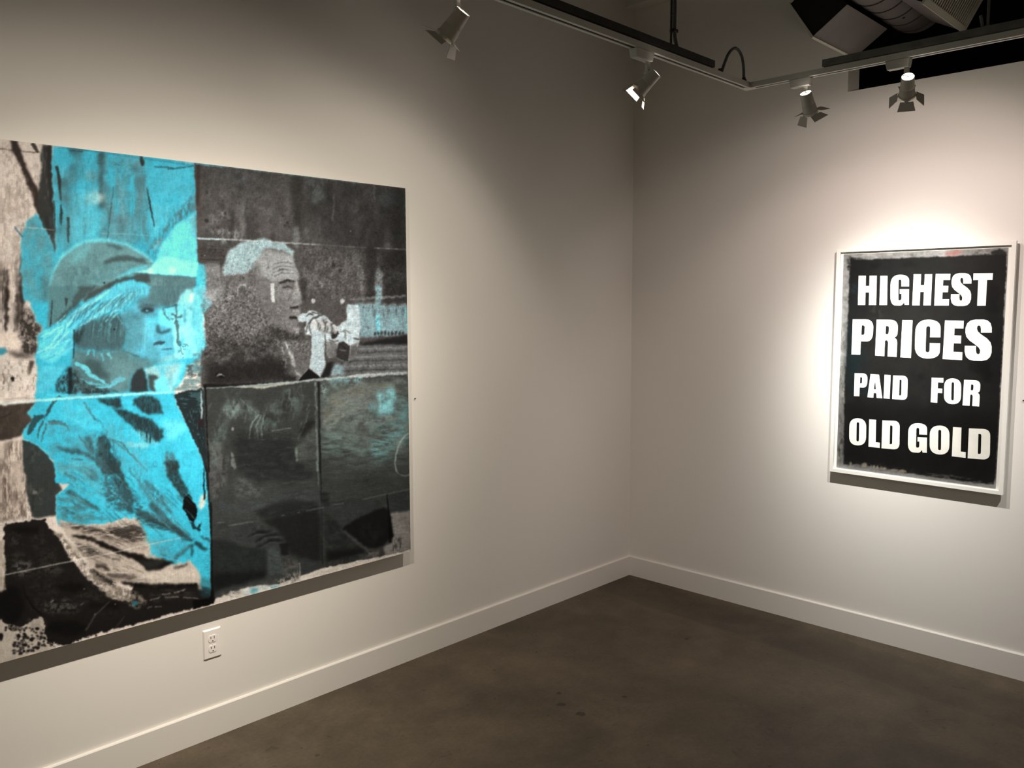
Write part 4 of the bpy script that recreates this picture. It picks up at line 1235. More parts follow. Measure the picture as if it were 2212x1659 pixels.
P_(B(1600, 610, 1625, 615, 1620, 800, 1600, 700), (96, 108, 106), .7, 2, 1)
P_(B(875, 530, 970, 545, 960, 1100, 900, 1000, 870, 800), (44, 40, 38), .8, 8, 4)
P_(B(1180, 640, 1240, 620, 1240, 760, 1180, 760), (34, 34, 34), .6, 8, 4)
P_(B(1100, 860, 1200, 800, 1330, 900, 1240, 1000, 1100, 1000), (60, 58, 57), .6, 10, 5, (6, 18, 1.2))
Ln(B(1250, 700, 1248, 850, 1235, 970), (3, 3, 6), (116, 112, 108), .5, 2, 1)
P_(B(130, 880, 290, 860, 290, 1060, 160, 1080), (156, 156, 154), .6, 6, 5, (8, 10, 1.1))
P_(B(230, 1020, 330, 1020, 400, 1030, 400, 1110, 250, 1170), (176, 186, 186), .7, 4, 4, (6, 12, 1.0))
P_(B(400, 800, 460, 800, 455, 1110, 415, 1110), (140, 134, 132), .6, 4, 3)
P_(B(460, 900, 560, 880, 580, 1110, 460, 1110), (70, 60, 58), .7, 5, 4)
P_(B(330, 870, 360, 870, 350, 1110, 335, 1110), (50, 44, 42), .7, 3, 2)
P_(B(880, 1020, 920, 980, 945, 1040, 930, 1190, 890, 1180), (128, 136, 136), .75, 4, 3)
P_(B(960, 1040, 1020, 990, 1060, 1100, 1000, 1110), (104, 112, 112), .6, 5, 4)
P_(B(1090, 900, 1140, 900, 1140, 1110, 1090, 1110), (86, 88, 88), .6, 5, 3)
P_(B(950, 1180, 1500, 1200, 1530, 1659, 960, 1659), (112, 106, 103), .75, 16, 6, (9, 16, 1.1))
P_(B(1060, 1480, 1180, 1460, 1180, 1560, 1080, 1580), (138, 134, 132), .6, 6, 4, (6, 8, 1.1))
P_(B(1530, 1180, 1640, 1190, 1610, 1659, 1540, 1659), (44, 38, 37), .8, 8, 3)
P_(B(1450, 1350, 1540, 1380, 1520, 1659, 1470, 1659), (128, 128, 126), .6, 6, 3, (5, 20, 1.0))
P_(B(1680, 1200, 1905, 1210, 1912, 1659, 1690, 1659), (44, 41, 40), .85, 8, 4)
P_(B(1690, 1380, 1900, 1360, 1900, 1510, 1700, 1520), (66, 66, 66), .7, 6, 4, (14, 8, 1.0))
P_(B(1620, 1400, 1660, 1370, 1690, 1420, 1670, 1659, 1625, 1659), (122, 136, 138), .85, 4, 2)
P_(B(1700, 1150, 1740, 1130, 1780, 1180, 1700, 1190), (100, 112, 114), .7, 3, 2)
P_(B(1780, 640, 1900, 655, 1908, 1350, 1760, 1300), (34, 32, 31), .5, 14, 4)
P_(B(20, 430, 50, 430, 42, 800, 20, 830), (52, 42, 40), .85, 2.5, 1)
P_(B(30, 1160, 260, 1150, 290, 1320, 60, 1330), (74, 62, 58), .7, 6, 4, (16, 3, 1.2))
for y in (1190, 1215, 1240, 1285, 1310):
    Ln(B(50, y, 150, y + 8, 270, y + 14), 1.6, (44, 36, 34), .6, 1.5, 2)
P_(B(60, 1310, 240, 1330, 250, 1500, 260, 1659, 60, 1659, 110, 1480), (150, 148, 150), .85, 6, 4, (10, 12, .6))
P_(B(30, 1310, 95, 1350, 110, 1470, 70, 1659, 30, 1659), (92, 210, 226), .9, 4, 3)
P_(D(-10, -10, 90, -10, 100, 60, 130, 90, 160, 200, 80, 250, 60, 400, 110, 500, 80, 570, -10, 640), (120, 216, 230), .95, 3, 3, (10, 10, .4))
P_(D(90, 20, 250, 10, 250, 90, 160, 160, 90, 200), (176, 196, 202), .75, 8, 5, (10, 8, .7))
P_(D(-10, 600, 110, 580, 70, 760, -10, 780), (100, 140, 146), .9, 4, 3, (10, 6, .8))
# coat, head and neck: coarse dark grain
coat = D(120, 200, 260, 60, 250, -10, 900, -10, 950, 110, 930, 190, 945, 240, 915, 280, 930, 340, 1000, 420, 1040, 480, 1030, 720, 920, 840, 80, 905, 70, 620, 110, 560, 100, 400, 90, 330)
P_(coat, (104, 97, 95), 1, 4, 2)
P_(D(120, 420, 700, 440, 760, 600, 800, 830, 90, 900, 80, 640, 160, 560), (54, 49, 47), .9, 22, 6, (9, 9, .6))
P_(D(110, 700, 820, 640, 850, 840, 90, 900), (36, 33, 32), .85, 14, 4)
P_(D(180, 100, 680, 150, 700, 420, 420, 500, 180, 420), (112, 105, 103), .7, 22, 6, (7, 8, .9))
P_(D(560, 430, 760, 380, 900, 380, 960, 470, 760, 480, 600, 560), (66, 60, 58), .85, 10, 5, (6, 6, .8))
P_(B(250, 1430, 560, 1380, 880, 1480, 950, 1659, 260, 1659), (132, 126, 125), .95, 7, 3, (7, 7, .5))
P_(B(560, 1290, 620, 1190, 760, 1220, 870, 1260, 890, 1340, 930, 1440, 900, 1490, 700, 1470, 560, 1420), (162, 168, 170), .95, 5, 2)
P_(B(870, 1230, 905, 1340, 945, 1450, 930, 1480, 890, 1400, 860, 1300), (178, 190, 194), .6, 4, 1)
P_(B(250, 1400, 265, 1330, 290, 1240, 340, 1180, 430, 1125, 560, 1112, 620, 1088, 700, 1128, 800, 1140, 892, 1205, 884, 1275, 850, 1240, 760, 1205, 680, 1190, 610, 1200, 590, 1290, 540, 1370, 440, 1420, 330, 1430, 270, 1425), (172, 196, 200), 1, 2.5, 2)
P_(B(600, 1190, 700, 1185, 810, 1215, 800, 1250, 690, 1220, 600, 1240), (112, 108, 108), .8, 5, 3, (6, 5, .9))
P_(B(470, 1330, 560, 1290, 540, 1380, 440, 1440), (112, 116, 118), .5, 5, 4, (5, 5, 1.4))
for k in range(40):
    x0, y0 = 290 + 280 * cv.rng.random(), 1180 + 200 * cv.rng.random()
    Ln(B(x0, y0, x0 - 12, y0 + 30, x0 - 18, y0 + 60), (.6, 1.6, .6), (122, 146, 150) if k % 2 else (206, 222, 222), .6, 1, 1)
for q in ((720, 1330, 790, 1310, 870, 1320), (720, 1370, 790, 1345, 880, 1352), (710, 1405, 790, 1372, 890, 1385), (715, 1440, 780, 1405, 900, 1415), (740, 1475, 800, 1435, 900, 1440)):
    Ln(B(*q), (1, 2.6, 1), (106, 108, 110), .8, 1.5, 1)
Ln(B(240, 1300, 236, 1400, 240, 1500), (2, 3, 2), (56, 48, 46), .8, 2)
P_(B(780, 1500, 850, 1470, 900, 1490, 895, 1530, 850, 1560, 790, 1550), (58, 50, 48), .9, 4, 2.5)
P_(B(905, 1540, 925, 1560, 950, 1659, 890, 1659, 880, 1600), (160, 158, 158), .85, 4, 1.5)
P_(D(880, -10, 935, 40, 958, 110, 940, 165, 880, 170, 840, 120, 850, 40), (150, 146, 146), .9, 5, 1.5)
P_(D(690, -10, 840, 40, 850, 160, 780, 260, 680, 200), (126, 120, 118), .8, 9, 3, (6, 6, .6))
P_(D(850, 185, 900, 172, 935, 185, 920, 205, 870, 205), (48, 42, 40), .9, 3, 1.5)
P_(D(870, 205, 940, 200, 942, 235, 900, 255, 860, 245), (140, 134, 132), .8, 4, 1.5)
P_(D(850, 260, 915, 265, 920, 300, 860, 305, 830, 285), (50, 44, 42), .9, 3.5, 2)
P_(D(900, 370, 935, 365, 930, 420, 905, 410), (164, 160, 158), .8, 3, 2)
P_(D(680, 370, 900, 330, 990, 420, 990, 450, 760, 450), (70, 63, 61), .75, 8, 3, (4, 4, 1.2))
P_(B(385, 1580, 430, 1540, 462, 1560, 450, 1590, 410, 1600, 400, 1659, 385, 1659), (160, 158, 158), .7, 3, 2)
P_(B(385, 1659, 400, 1560, 440, 1545, 470, 1570, 470, 1659), (92, 86, 84), .4, 3, 2)
Ln(B(700, 1500, 698, 1580, 704, 1659), (8, 7, 5), (196, 206, 208), .95, 1.5, 1)
Ln(D(697, -10, 705, 70, 708, 135), (6, 4, 6), (190, 198, 200), .95, 1.5, 1)
Ln(B(690, 1480, 684, 1560, 690, 1600), (2, 3, 2), (60, 54, 52), .6, 1.5)
# open collar
P_(D(740, 500, 800, 490, 850, 740, 840, 830, 800, 740), (150, 150, 150), .6, 5, 5, (4, 8, 1.5))
P_(D(800, 490, 842, 492, 885, 620, 912, 740, 960, 800, 930, 830, 880, 690, 830, 560), (186, 194, 194), .9, 2.5, 2, (4, 10, .6))
P_(D(850, 490, 1040, 480, 1030, 700, 960, 800, 900, 640), (110, 104, 103), .85, 4, 2, (6, 8, .5))
Ln(D(935, 835, 980, 780, 1020, 730), 2.6, (176, 182, 182), .85, 1)
P_(D(1020, 732, 1150, 818, 1060, 826, 925, 842), (22, 20, 20), 1, 1.5, 1)
P_(D(780, 780, 930, 800, 915, 845, 800, 855), (34, 32, 31), .8, 3, 3)
# rail, bricks and pale boxes at the right
P_(D(950, 10, 1380, 10, 1370, 190, 1290, 330, 1180, 250, 1060, 200, 950, 200), (84, 76, 74), .75, 7, 4, (8, 10, .9))
P_(D(1360, 165, 1500, 150, 1640, 150, 1910, 150, 1912, 430, 1700, 440, 1480, 450, 1480, 320, 1370, 300), (136, 162, 168), .95, 4, 2)
P_(D(1500, 160, 1900, 150, 1900, 260, 1520, 280), (84, 92, 94), .6, 5, 5, (4, 22, 1.6))
P_(D(1480, 200, 1610, 230, 1910, 240, 1908, 420, 1480, 440), (150, 184, 190), .6, 6, 5, (5, 26, 1.2))
Ln(D(1400, 112, 1600, 100, 1900, 82), (5, 6, 5), (118, 118, 116), .85, 2, 2)
P_(D(1620, 120, 1900, 105, 1905, 160, 1640, 170), (54, 50, 50), .7, 4, 5, (10, 8, 1.0))
P_(D(1620, -10, 1660, -10, 1680, 100, 1650, 260, 1625, 240), (140, 170, 176), .85, 3, 2)
P_(D(1630, 240, 1655, 250, 1665, 360, 1640, 460, 1628, 330), (132, 206, 218), .95, 2, 1.5)
for x in range(1615, 1900, 32):
    Bl(420 + x / 4.148, 620 + 415 / 4.148, 2.8, 4.5, (44, 48, 50), .85, 1.5, 1.5)
P_(D(1480, 500, 1600, 480, 1780, 455, 1905, 430, 1915, 520, 1700, 520, 1480, 520), (34, 33, 33), .95, 2.5, 2)
P_(D(1480, 520, 1912, 515, 1918, 770, 1240, 790, 1240, 700, 1400, 660, 1460, 580), (104, 108, 110), .95, 3, 2)
for k, y in enumerate((545, 580, 620, 655, 700, 740)):
    Ln(D(1470 - 30 * k, y + 12, 1690, y, 1915, y - 4), 3.2, (62, 64, 65) if k % 2 else (140, 146, 148), .75, 1.5, 2)
for k in range(30):
    x = 1260 + 650 * cv.rng.random()
    y = 650 + 110 * cv.rng.random()
    Ln(D(x, y, x + 2, y + 26), 2, (64, 66, 66), .7, 1.2, 1)
P_(D(1230, 700, 1340, 700, 1340, 790, 1190, 800), (146, 170, 174), .9, 3, 2)
Bl(677, 650, 4.6, 5, (178, 182, 182), .95, 1.8, .8)
Bl(739.5, 650.5, 5, 5.4, (184, 192, 192), .95, 1.8, .8)
# bottle and the hands round it
P_(D(915, 262, 950, 240, 1005, 235, 1030, 210, 1080, 214, 1125, 240, 1150, 250, 1195, 275, 1230, 312, 1275, 360, 1300, 345, 1320, 315, 1365, 300, 1370, 160, 1470, 165, 1490, 330, 1480, 430, 1470, 520, 1440, 620, 1385, 672, 1330, 660, 1270, 630,
      1200, 640, 1170, 560, 1060, 440, 1000, 425, 985, 370, 1010, 310, 940, 310), (188, 202, 206), 1, 2.2, 1)
P_(D(1050, 440, 1110, 420, 1165, 440, 1160, 600, 1180, 700, 1200, 800, 1140, 818, 1028, 724, 1045, 600), (180, 194, 198), 1, 2, 1)
P_(D(1160, 500, 1240, 480, 1290, 560, 1260, 680, 1200, 815, 1130, 815, 1180, 690), (84, 78, 77), .95, 3, 2, (8, 6, .5))
P_(D(1180, 690, 1250, 660, 1210, 790, 1170, 820, 1130, 815, 1150, 760), (26, 24, 24), .9, 2.5, 1)
P_(D(1105, 310, 1180, 280, 1240, 330, 1280, 380, 1240, 440, 1190, 400, 1160, 440, 1120, 380), (142, 148, 150), .85, 4, 2)
for q, w_ in (((1030, 330, 1060, 280, 1120, 255, 1160, 250), (3, 5, 5, 2)), ((1005, 260, 1035, 240, 1070, 250), (2, 5, 3)), ((1120, 390, 1140, 340, 1190, 310), (2, 4, 2)), ((1185, 410, 1205, 360, 1250, 320), (2, 5, 2)), ((1230, 420, 1290, 390), (5, 3)), ((1000, 420, 1010, 350, 1030, 320), (2, 3, 2)),
                 ((1170, 430, 1180, 560), (2, 3)), ((1350, 400, 1350, 470), (2, 2)), ((1420, 460, 1475, 470), (2, 5)), ((1050, 225, 1120, 240), (3, 3))):
    Ln(D(*q), w_, (58, 58, 60), .85, 1.5, 1)
P_(D(1225, 430, 1285, 395, 1300, 420, 1250, 470, 1225, 465), (38, 36, 38), .95, 2, 1.5)
P_(D(1290, 500, 1330, 480, 1395, 525, 1390, 620, 1380, 672, 1330, 660, 1268, 628), (56, 52, 50), 1, 2.2, 1.2)
P_(D(1400, 530, 1460, 500, 1472, 560, 1430, 640, 1385, 670), (92, 88, 86), .9, 4, 2)
Ln(D(1310, 510, 1350, 560, 1385, 545), (1.5, 2, 1.5), (26, 24, 24), .9, 1)
Ln(D(1300, 560, 1330, 570, 1370, 565), (2, 4, 2), (120, 112, 108), .7, 2)
P_(D(1200, 520, 1270, 490, 1290, 500, 1265, 620, 1190, 640), (124, 122, 122), .8, 4, 2)
Bl(476, 810.5, 11, 6, (14, 13, 13), .95, 2, 2)
for q in ((200, 800, 225, 775, 250, 790), (215, 795, 240, 778, 268, 800)):
    Ln(D(*q), 1.6, (200, 206, 206), .9, .8, .5)

# --- lower right panel
low = D(75, 905, 340, 890, 940, 845, 1220, 815, 1900, 770, 1918, 800, 1930, 1300, 1930, 1659) + F(1935, 640, 1942, 985, 1700, 1040, 1300, 1120, 1180, 1140, 940, 1225, 760, 1290, 360, 1400, 190, 1440, 160, 1420, 150, 900, 130, 300, 105, 0)
P_(low, (66, 68, 66), 1, 1.5, 1)
P_(D(1130, 850, 1920, 800, 1930, 1500, 1500, 1500, 1130, 1300), (118, 128, 122), .95, 10, 4, (20, 12, .5))
P_(D(1130, 1200, 1500, 1300, 1930, 1520, 1920, 1659, 1130, 1659), (92, 98, 94), .8, 26, 6, (26, 9, .8))
P_(D(1250, 930, 1500, 850, 1800, 870, 1850, 960, 1640, 940, 1480, 990, 1300, 1090, 1140, 1230, 1130, 1130), (128, 122, 108), .7, 12, 5, (22, 8, .8))
P_(D(1640, 930, 1780, 900, 1800, 1010, 1790, 1140, 1640, 1140, 1660, 1030), (136, 200, 206), .9, 7, 5, (10, 14, .5))
P_(D(1560, 1040, 1640, 1000, 1640, 1240, 1560, 1260), (116, 168, 172), .8, 9, 5, (8, 14, .8))
P_(D(1640, 1250, 1860, 1200, 1840, 1400, 1700, 1540, 1560, 1540, 1540, 1400), (122, 168, 168), .8, 16, 6, (18, 5, .9))
P_(D(1800, 1010, 1930, 1000, 1930, 1380, 1850, 1400, 1790, 1200), (108, 152, 154), .7, 12, 5, (16, 8, .8))
for q, w_, c in (((1140, 1240, 1280, 1100, 1460, 1010, 1560, 980), (5, 12, 14, 5), 148), ((1180, 1280, 1330, 1140, 1480, 1060), (4, 9, 4), 150), ((1210, 940, 1380, 890, 1560, 880, 1700, 940), (3, 7, 8, 3), 92), ((1300, 945, 1430, 885), (2, 2), 40), ((1200, 1040, 1330, 950, 1500, 910), (4, 7, 3), 96),
                 ((1540, 900, 1700, 905, 1770, 950), (5, 9, 3), 98), ((1230, 1280, 1320, 1290, 1400, 1380), (3, 7, 3), 78), ((1550, 1380, 1720, 1400), (2, 3), 70), ((1600, 1340, 1720, 1330), (2, 3), 84), ((1650, 1010, 1740, 1000), (3, 2), 70), ((1640, 1160, 1650, 1090), (2, 3), 90),
                 ((1540, 850, 1550, 890, 1590, 890), (3, 4, 3), 140), ((1460, 990, 1480, 1100), (2, 2), 88)):
    Ln(D(*q), w_, (c, c + 4, c - 4), .65, 3, 3, (14, 4, 1.0))
P_(D(1120, 840, 1200, 860, 1225, 980, 1200, 1060, 1130, 1110), (86, 92, 88), .85, 4, 3, (6, 6, .8))
P_(D(1125, 850, 1190, 870, 1190, 930, 1130, 1010), (150, 170, 164), .6, 5, 5, (5, 5, 1.4))
P_(D(1180, 830, 1500, 800, 1480, 870, 1260, 900), (136, 176, 178), .7, 5, 4, (10, 10, .9))
# left half: the blurred jacket
P_(D(100, 910, 1075, 860, 1085, 1210, 900, 1400, 920, 1560, 120, 1659), (62, 63, 61), .9, 4, 3)
for cx, cy, rx, ry, c, a in ((330, 1090, 90, 90, 122, .7), (460, 1110, 70, 90, 112, .6), (560, 1140, 60, 50, 120, .5), (860, 1010, 60, 90, 112, .6), (700, 1070, 40, 50, 118, .5), (660, 1220, 130, 50, 98, .6), (760, 1140, 100, 40, 124, .5), (930, 1080, 50, 90, 100, .5), (240, 1280, 60, 120, 104, .5), (190, 1500, 50, 150, 92, .6), (540, 1290, 90, 50, 96, .5), (350, 960, 90, 40, 92, .4)):
    Bl(420 + cx / 4.148, 620 + cy / 4.148, rx / 4.148, ry / 4.148, (c - 6, c + 8, c + 4), a, 9, 7, 0, (9, 14, .9))
for q, w_ in (((580, 1140, 510, 1230, 490, 1370), (3, 4, 2)), ((600, 1150, 560, 1250, 570, 1370), (3, 4, 2)), ((640, 1130, 600, 1250, 610, 1360), (2, 3, 2)), ((560, 1130, 480, 1060, 410, 1000), (2, 3, 2))):
    Ln(D(*q), w_, (150, 164, 160), .6, 2, 1.5)
    Ln([(x + 3, y + 1) for x, y in D(*q)], 2.2, (38, 38, 38), .6, 1.5, 1.5)
P_(D(800, 960, 860, 940, 860, 1110, 800, 1120, 780, 1060), (44, 43, 42), .8, 6, 3)
P_(D(1000, 1200, 1086, 1190, 1080, 1240, 960, 1350, 930, 1320), (34, 33, 33), .8, 6, 2)
P_(D(600, 1150, 860, 1130, 850, 1170, 700, 1200), (38, 38, 37), .5, 5, 3)
P_(D(350, 1300, 900, 1330, 880, 1659, 390, 1659), (42, 44, 43), .9, 16, 6, (20, 8, .5))
Ln(D(690, 1290, 800, 1275, 870, 1262), 1.6, (140, 148, 144), .8, 1)
Bl(503.5, 927, 2.6, 4, (170, 170, 166), .8, 1.2, 1)
for y in (1300, 1360, 1430, 1500, 1580):
    Ln(D(520, y + 20, 800, y, 1080, y + 14), (1, 3, 1), (100, 108, 104), .45, 2, 3, (16, 3, 1.6))
P_(D(905, 1430, 960, 1380, 1085, 1250, 1090, 1540, 920, 1560), (88, 92, 88), .9, 3, 2, (16, 6, .5))
Ln(D(910, 1440, 915, 1500, 918, 1560), (5, 6, 4), (140, 148, 140), .8, 2)
P_(D(325, 1480, 345, 1490, 380, 1620, 360, 1640, 330, 1600), (124, 126, 124), .8, 2, 1)
# grey lower part
P_(F(110, 0, 240, 0, 300, 350, 250, 480, 150, 560, 130, 300), (104, 102, 100), .7, 9, 4, (7, 12, .9))
P_(F(340, 30, 900, 20, 910, 180, 980, 210, 1100, 330, 880, 420, 640, 360, 560, 400, 430, 330, 380, 200), (44, 47, 46), .85, 8, 5, (18, 7, .5))
P_(F(360, 330, 420, 330, 600, 420, 640, 480, 480, 520, 370, 520), (96, 98, 98), .75, 6, 4, (9, 7, .8))
P_(F(170, 560, 600, 520, 1080, 430, 1100, 540, 540, 650, 300, 700, 170, 760), (72, 76, 76), .8, 9, 4, (24, 6, .7))
P_(F(170, 740, 300, 720, 340, 840, 380, 940, 250, 920, 160, 860), (58, 58, 58), .8, 6, 4, (6, 10, .9))
P_(F(540, 640, 700, 570, 940, 540, 1100, 560, 1120, 640, 800, 680, 600, 700), (38, 40, 41), .8, 6, 3)
P_(F(600, 720, 940, 650, 1120, 620, 1140, 1080, 1080, 1100, 850, 1030, 820, 900, 740, 800), (34, 34, 33), .9, 6, 3)
P_(F(320, 780, 520, 740, 700, 800, 800, 880, 720, 930, 600, 980, 480, 900, 360, 880), (56, 58, 58), .9, 6, 3, (9, 6, .6))
for q in ((480, 870, 560, 830, 700, 820), (540, 920, 640, 860, 780, 850), (560, 960, 680, 900, 800, 900)):
    Ln(F(*q), (2, 6, 3), (26, 27, 27), .85, 2.5, 1.5)
    Ln([(x, y + 5) for x, y in F(*q)], (1, 3, 1), (88, 90, 90), .6, 2, 1)
P_(F(150, 880, 300, 910, 480, 960, 640, 980, 650, 1200, 500, 1260, 160, 1340), (42, 45, 44), .95, 5, 2)
P_(F(180, 1000, 600, 1000, 640, 1130, 520, 1200, 200, 1180), (50, 56, 55), .6, 12, 4, (16, 14, .8))
P_(F(165, 1200, 640, 1180, 640, 1240, 500, 1270, 250, 1330, 160, 1380), (28, 29, 29), .9, 6, 2)
P_(F(650, 1000, 700, 960, 760, 1000, 800, 1130, 790, 1200, 670, 1220), (78, 86, 84), .9, 4, 2, (7, 9, .6))
P_(F(760, 920, 850, 920, 840, 1040, 780, 1040), (30, 30, 30), .9, 3, 2)
P_(F(820, 1050, 930, 1090, 945, 1240, 880, 1280, 780, 1260, 800, 1140), (96, 92, 88), .9, 4, 3, (6, 8, .9))
P_(F(930, 1060, 1120, 1100, 1180, 1130, 950, 1220), (58, 60, 60), .95, 3, 2, (8, 9, .6))
P_(F(1130, 480, 1215, 470, 1210, 600, 1150, 600), (34, 34, 34), .9, 3, 1.5)
P_(F(1140, 200, 1700, 330, 1930, 380, 1930, 500, 1600, 520, 1200, 560, 1140, 400), (62, 63, 61), .85, 16, 5, (26, 8, .6))
P_(F(1140, 560, 1740, 500, 1700, 620, 1500, 690, 1330, 780, 1230, 760), (58, 60, 59), .9, 6, 3, (14, 12, .5))
P_(F(1145, 640, 1240, 700, 1330, 800, 1440, 900, 1560, 990, 1180, 1090), (42, 43, 42), .95, 6, 3, (14, 10, .4))
P_(F(1180, 1000, 1500, 970, 1560, 1000, 1380, 1060, 1190, 1100), (26, 26, 26), .9, 6, 2)
Ln(F(1320, 800, 1430, 890, 1560, 1000), (3, 9, 5), (92, 92, 88), .6, 4, 2)
P_(F(1320, 795, 1490, 690, 1600, 640, 1700, 605, 1735, 640, 1770, 760, 1775, 860, 1700, 945, 1600, 985, 1540, 960), (26, 26, 26), 1, 3, 1.5)
P_(F(1480, 760, 1660, 740, 1700, 860, 1600, 940, 1520, 880), (48, 48, 47), .6, 10, 5, (7, 8, 1.0))
P_(F(1724, 490, 1734, 490, 1750, 660, 1785, 850, 1770, 920, 1745, 925, 1735, 700), (10, 10, 10), 1, 1.2, .8)
P_(F(1735, 500, 1930, 450, 1935, 640, 1800, 640, 1760, 650), (58, 62, 62), .9, 4, 2)
P_(F(1760, 660, 1830, 645, 1938, 645, 1942, 985, 1700, 1040, 1690, 970, 1770, 920, 1785, 850), (150, 144, 138), .95, 3, 2)
P_(F(1770, 680, 1940, 650, 1940, 780, 1800, 780), (120, 114, 109), .6, 5, 4, (14, 7, 1.0))
P_(F(1780, 880, 1860, 880, 1850, 980, 1770, 1000), (60, 56, 54), .8, 5, 4, (3, 9, 1.2))
P_(F(1560, 990, 1690, 960, 1700, 1040, 1600, 1060), (70, 66, 62), .8, 3, 2)
P_(F(1560, 1000, 1660, 1000, 1650, 1050, 1480, 1080), (128, 122, 116), .6, 3, 3, (8, 5, 1.2))
P_(F(1190, 1095, 1500, 1030, 1560, 1050, 1300, 1115, 1180, 1140), (66, 68, 68), .9, 3, 2, (8, 8, .8))
# pale torn lower border
P_(F(180, 1430, 330, 1360, 500, 1315, 720, 1290, 930, 1272, 940, 1240, 1180, 1150, 1300, 1122, 1700, 1042, 1942, 985, 1942, 1010, 1300, 1160, 940, 1260, 360, 1420, 200, 1462), (216, 206, 194), 1, 1.2, 2)
P_(F(200, 1400, 400, 1330, 640, 1270, 730, 1270, 720, 1300, 520, 1330, 330, 1390), (92, 90, 88), .85, 4, 3, (10, 5, .8))
P_(F(430, 1350, 560, 1310, 740, 1300, 860, 1290, 560, 1370, 420, 1400), (206, 212, 206), .8, 3, 2)
Bl(420 + 530 / 4.148, 950 + 1355 / 4.148, 8, 6, (112, 176, 186), .9, 2.5, 3)
Ln(F(690, 1325, 760, 1300), (4, 3), (108, 170, 180), .85, 2, 1.5)
P_(F(720, 1260, 930, 1180, 945, 1250, 930, 1275, 760, 1290), (176, 168, 158), .8, 3, 3, (6, 10, .9))
Ln(F(940, 1100, 945, 1180, 938, 1260), 1.5, (190, 186, 178), .8, 1)
for k in range(16):
    x = 1180 + 300 * cv.rng.random()
    y = 1140 - (x - 1180) * .23
    Ln(F(x, y - 40, x + 2, y + 10 * cv.rng.random()), 1.6, (34, 32, 31), .7, 1, 1)
P_(F(150, 1330, 180, 1430, 175, 1470, 150, 1475, -10, 1520, -10, 1440, 140, 1420), (14, 13, 13), 1, 1.2, 1.5)
# --- second pass: tone and modelling laid over the first patches
# smoky ground behind the cap and at the left of it
P_(A(480, 430, 640, 420, 660, 640, 640, 1100, 600, 1200, 500, 1240, 500, 760), (84, 126, 132), .5, 9, 6, (16, 36, 1.0))
P_(A(215, 1000, 330, 900, 440, 1100, 490, 1300, 430, 1659, 235, 1659, 205, 1380), (104, 158, 166), .6, 9, 4, (12, 22, .6))
P_(A(640, 320, 1300, 400, 1310, 640, 900, 640, 640, 560), (76, 140, 152), .5, 12, 6, (16, 26, 1.0))
P_(A(910, 640, 1300, 700, 1330, 1160, 1100, 1130, 920, 1100), (96, 140, 148), .5, 8, 5, (9, 44, .9))
for k in range(26):
    x0, y0 = 480 + 840 * cv.rng.random(), 420 + 600 * cv.rng.random()
    Ln(A(x0, y0, x0 + 6, y0 + 90, x0 - 4, y0 + 90 + 160 * cv.rng.random()), (2, 5, 2), (70, 112, 120) if k % 3 else (128, 204, 216), .35, 3, 3)
P_(A(0, 240, 90, 240, 260, 520, 330, 860, 200, 1060, 180, 1280, 0, 1300), (150, 134, 122), .30, 5, 5, (5, 9, 2.0))
P_(A(20, 620, 140, 640, 190, 900, 120, 1060, 30, 1000), (172, 156, 144), .45, 8, 6, (7, 16, 1.2))
P_(A(60, 900, 110, 980, 105, 1240, 50, 1240), (238, 226, 214), .6, 5, 3)
# forest: heavier soft trunks
P_(A(0, 1290, 50, 1300, 60, 1659, 0, 1659), (70, 58, 52), .6, 6, 5, (6, 40, 1.0))
P_(C3(-10, -10, 60, -10, 75, 400, -10, 405), (52, 44, 40), .6, 6, 5, (5, 40, 1.1))
P_(C3(80, -10, 110, -10, 130, 380, 100, 400), (226, 212, 198), .7, 3, 4)
P_(C3(120, 80, 220, 120, 210, 260, 150, 420, 130, 300), (92, 80, 74), .6, 6, 6, (7, 14, 1.2))
# hair: grey strands
for k in range(70):
    t0 = cv.rng.random()
    x0 = 700 + 560 * t0
    y0 = 150 - 130 * t0 + 60 * cv.rng.random()
    l_ = 60 + 130 * cv.rng.random()
    c = ((82, 134, 146), (66, 104, 112), (140, 230, 242))[k % 3]
    Ln(C3(x0, y0, x0 - l_ * .62, y0 + l_ * .45, x0 - l_ * (1.0 - .35 * t0), y0 + l_ * 1.1), (.8, 2.4, .6), c, .55, 1, 1)
for k in range(30):
    x0 = 330 + 250 * cv.rng.random()
    y0 = 400 + 230 * cv.rng.random()
    l_ = 40 + 60 * cv.rng.random()
    Ln(C3(x0 + l_, y0 - l_ * .6, x0 + l_ * .4, y0 - 8, x0 - 10, y0 + 14), (2.4, 2, .6), ((84, 170, 190), (160, 242, 250))[k % 2], .6, 1, 1.5)
P_(C3(1090, 0, 1340, -10, 1330, 120, 1260, 190, 1180, 150, 1080, 200, 1010, 210), (92, 156, 170), .5, 6, 3, (3, 14, .9))
P_(C3(700, 350, 1000, 260, 1120, 280, 1150, 420, 1100, 540, 960, 560, 760, 560, 680, 540), (70, 98, 102), .55, 6, 4, (4, 7, .8))
for k in range(24):
    x0 = 720 + 400 * cv.rng.random()
    Ln(C3(x0, 280 + 60 * cv.rng.random(), x0 - 14, 380, x0 - 20, 430 + 70 * cv.rng.random()), (.8, 2, .6), (112, 178, 188) if k % 2 else (56, 78, 82), .5, 1, 1)
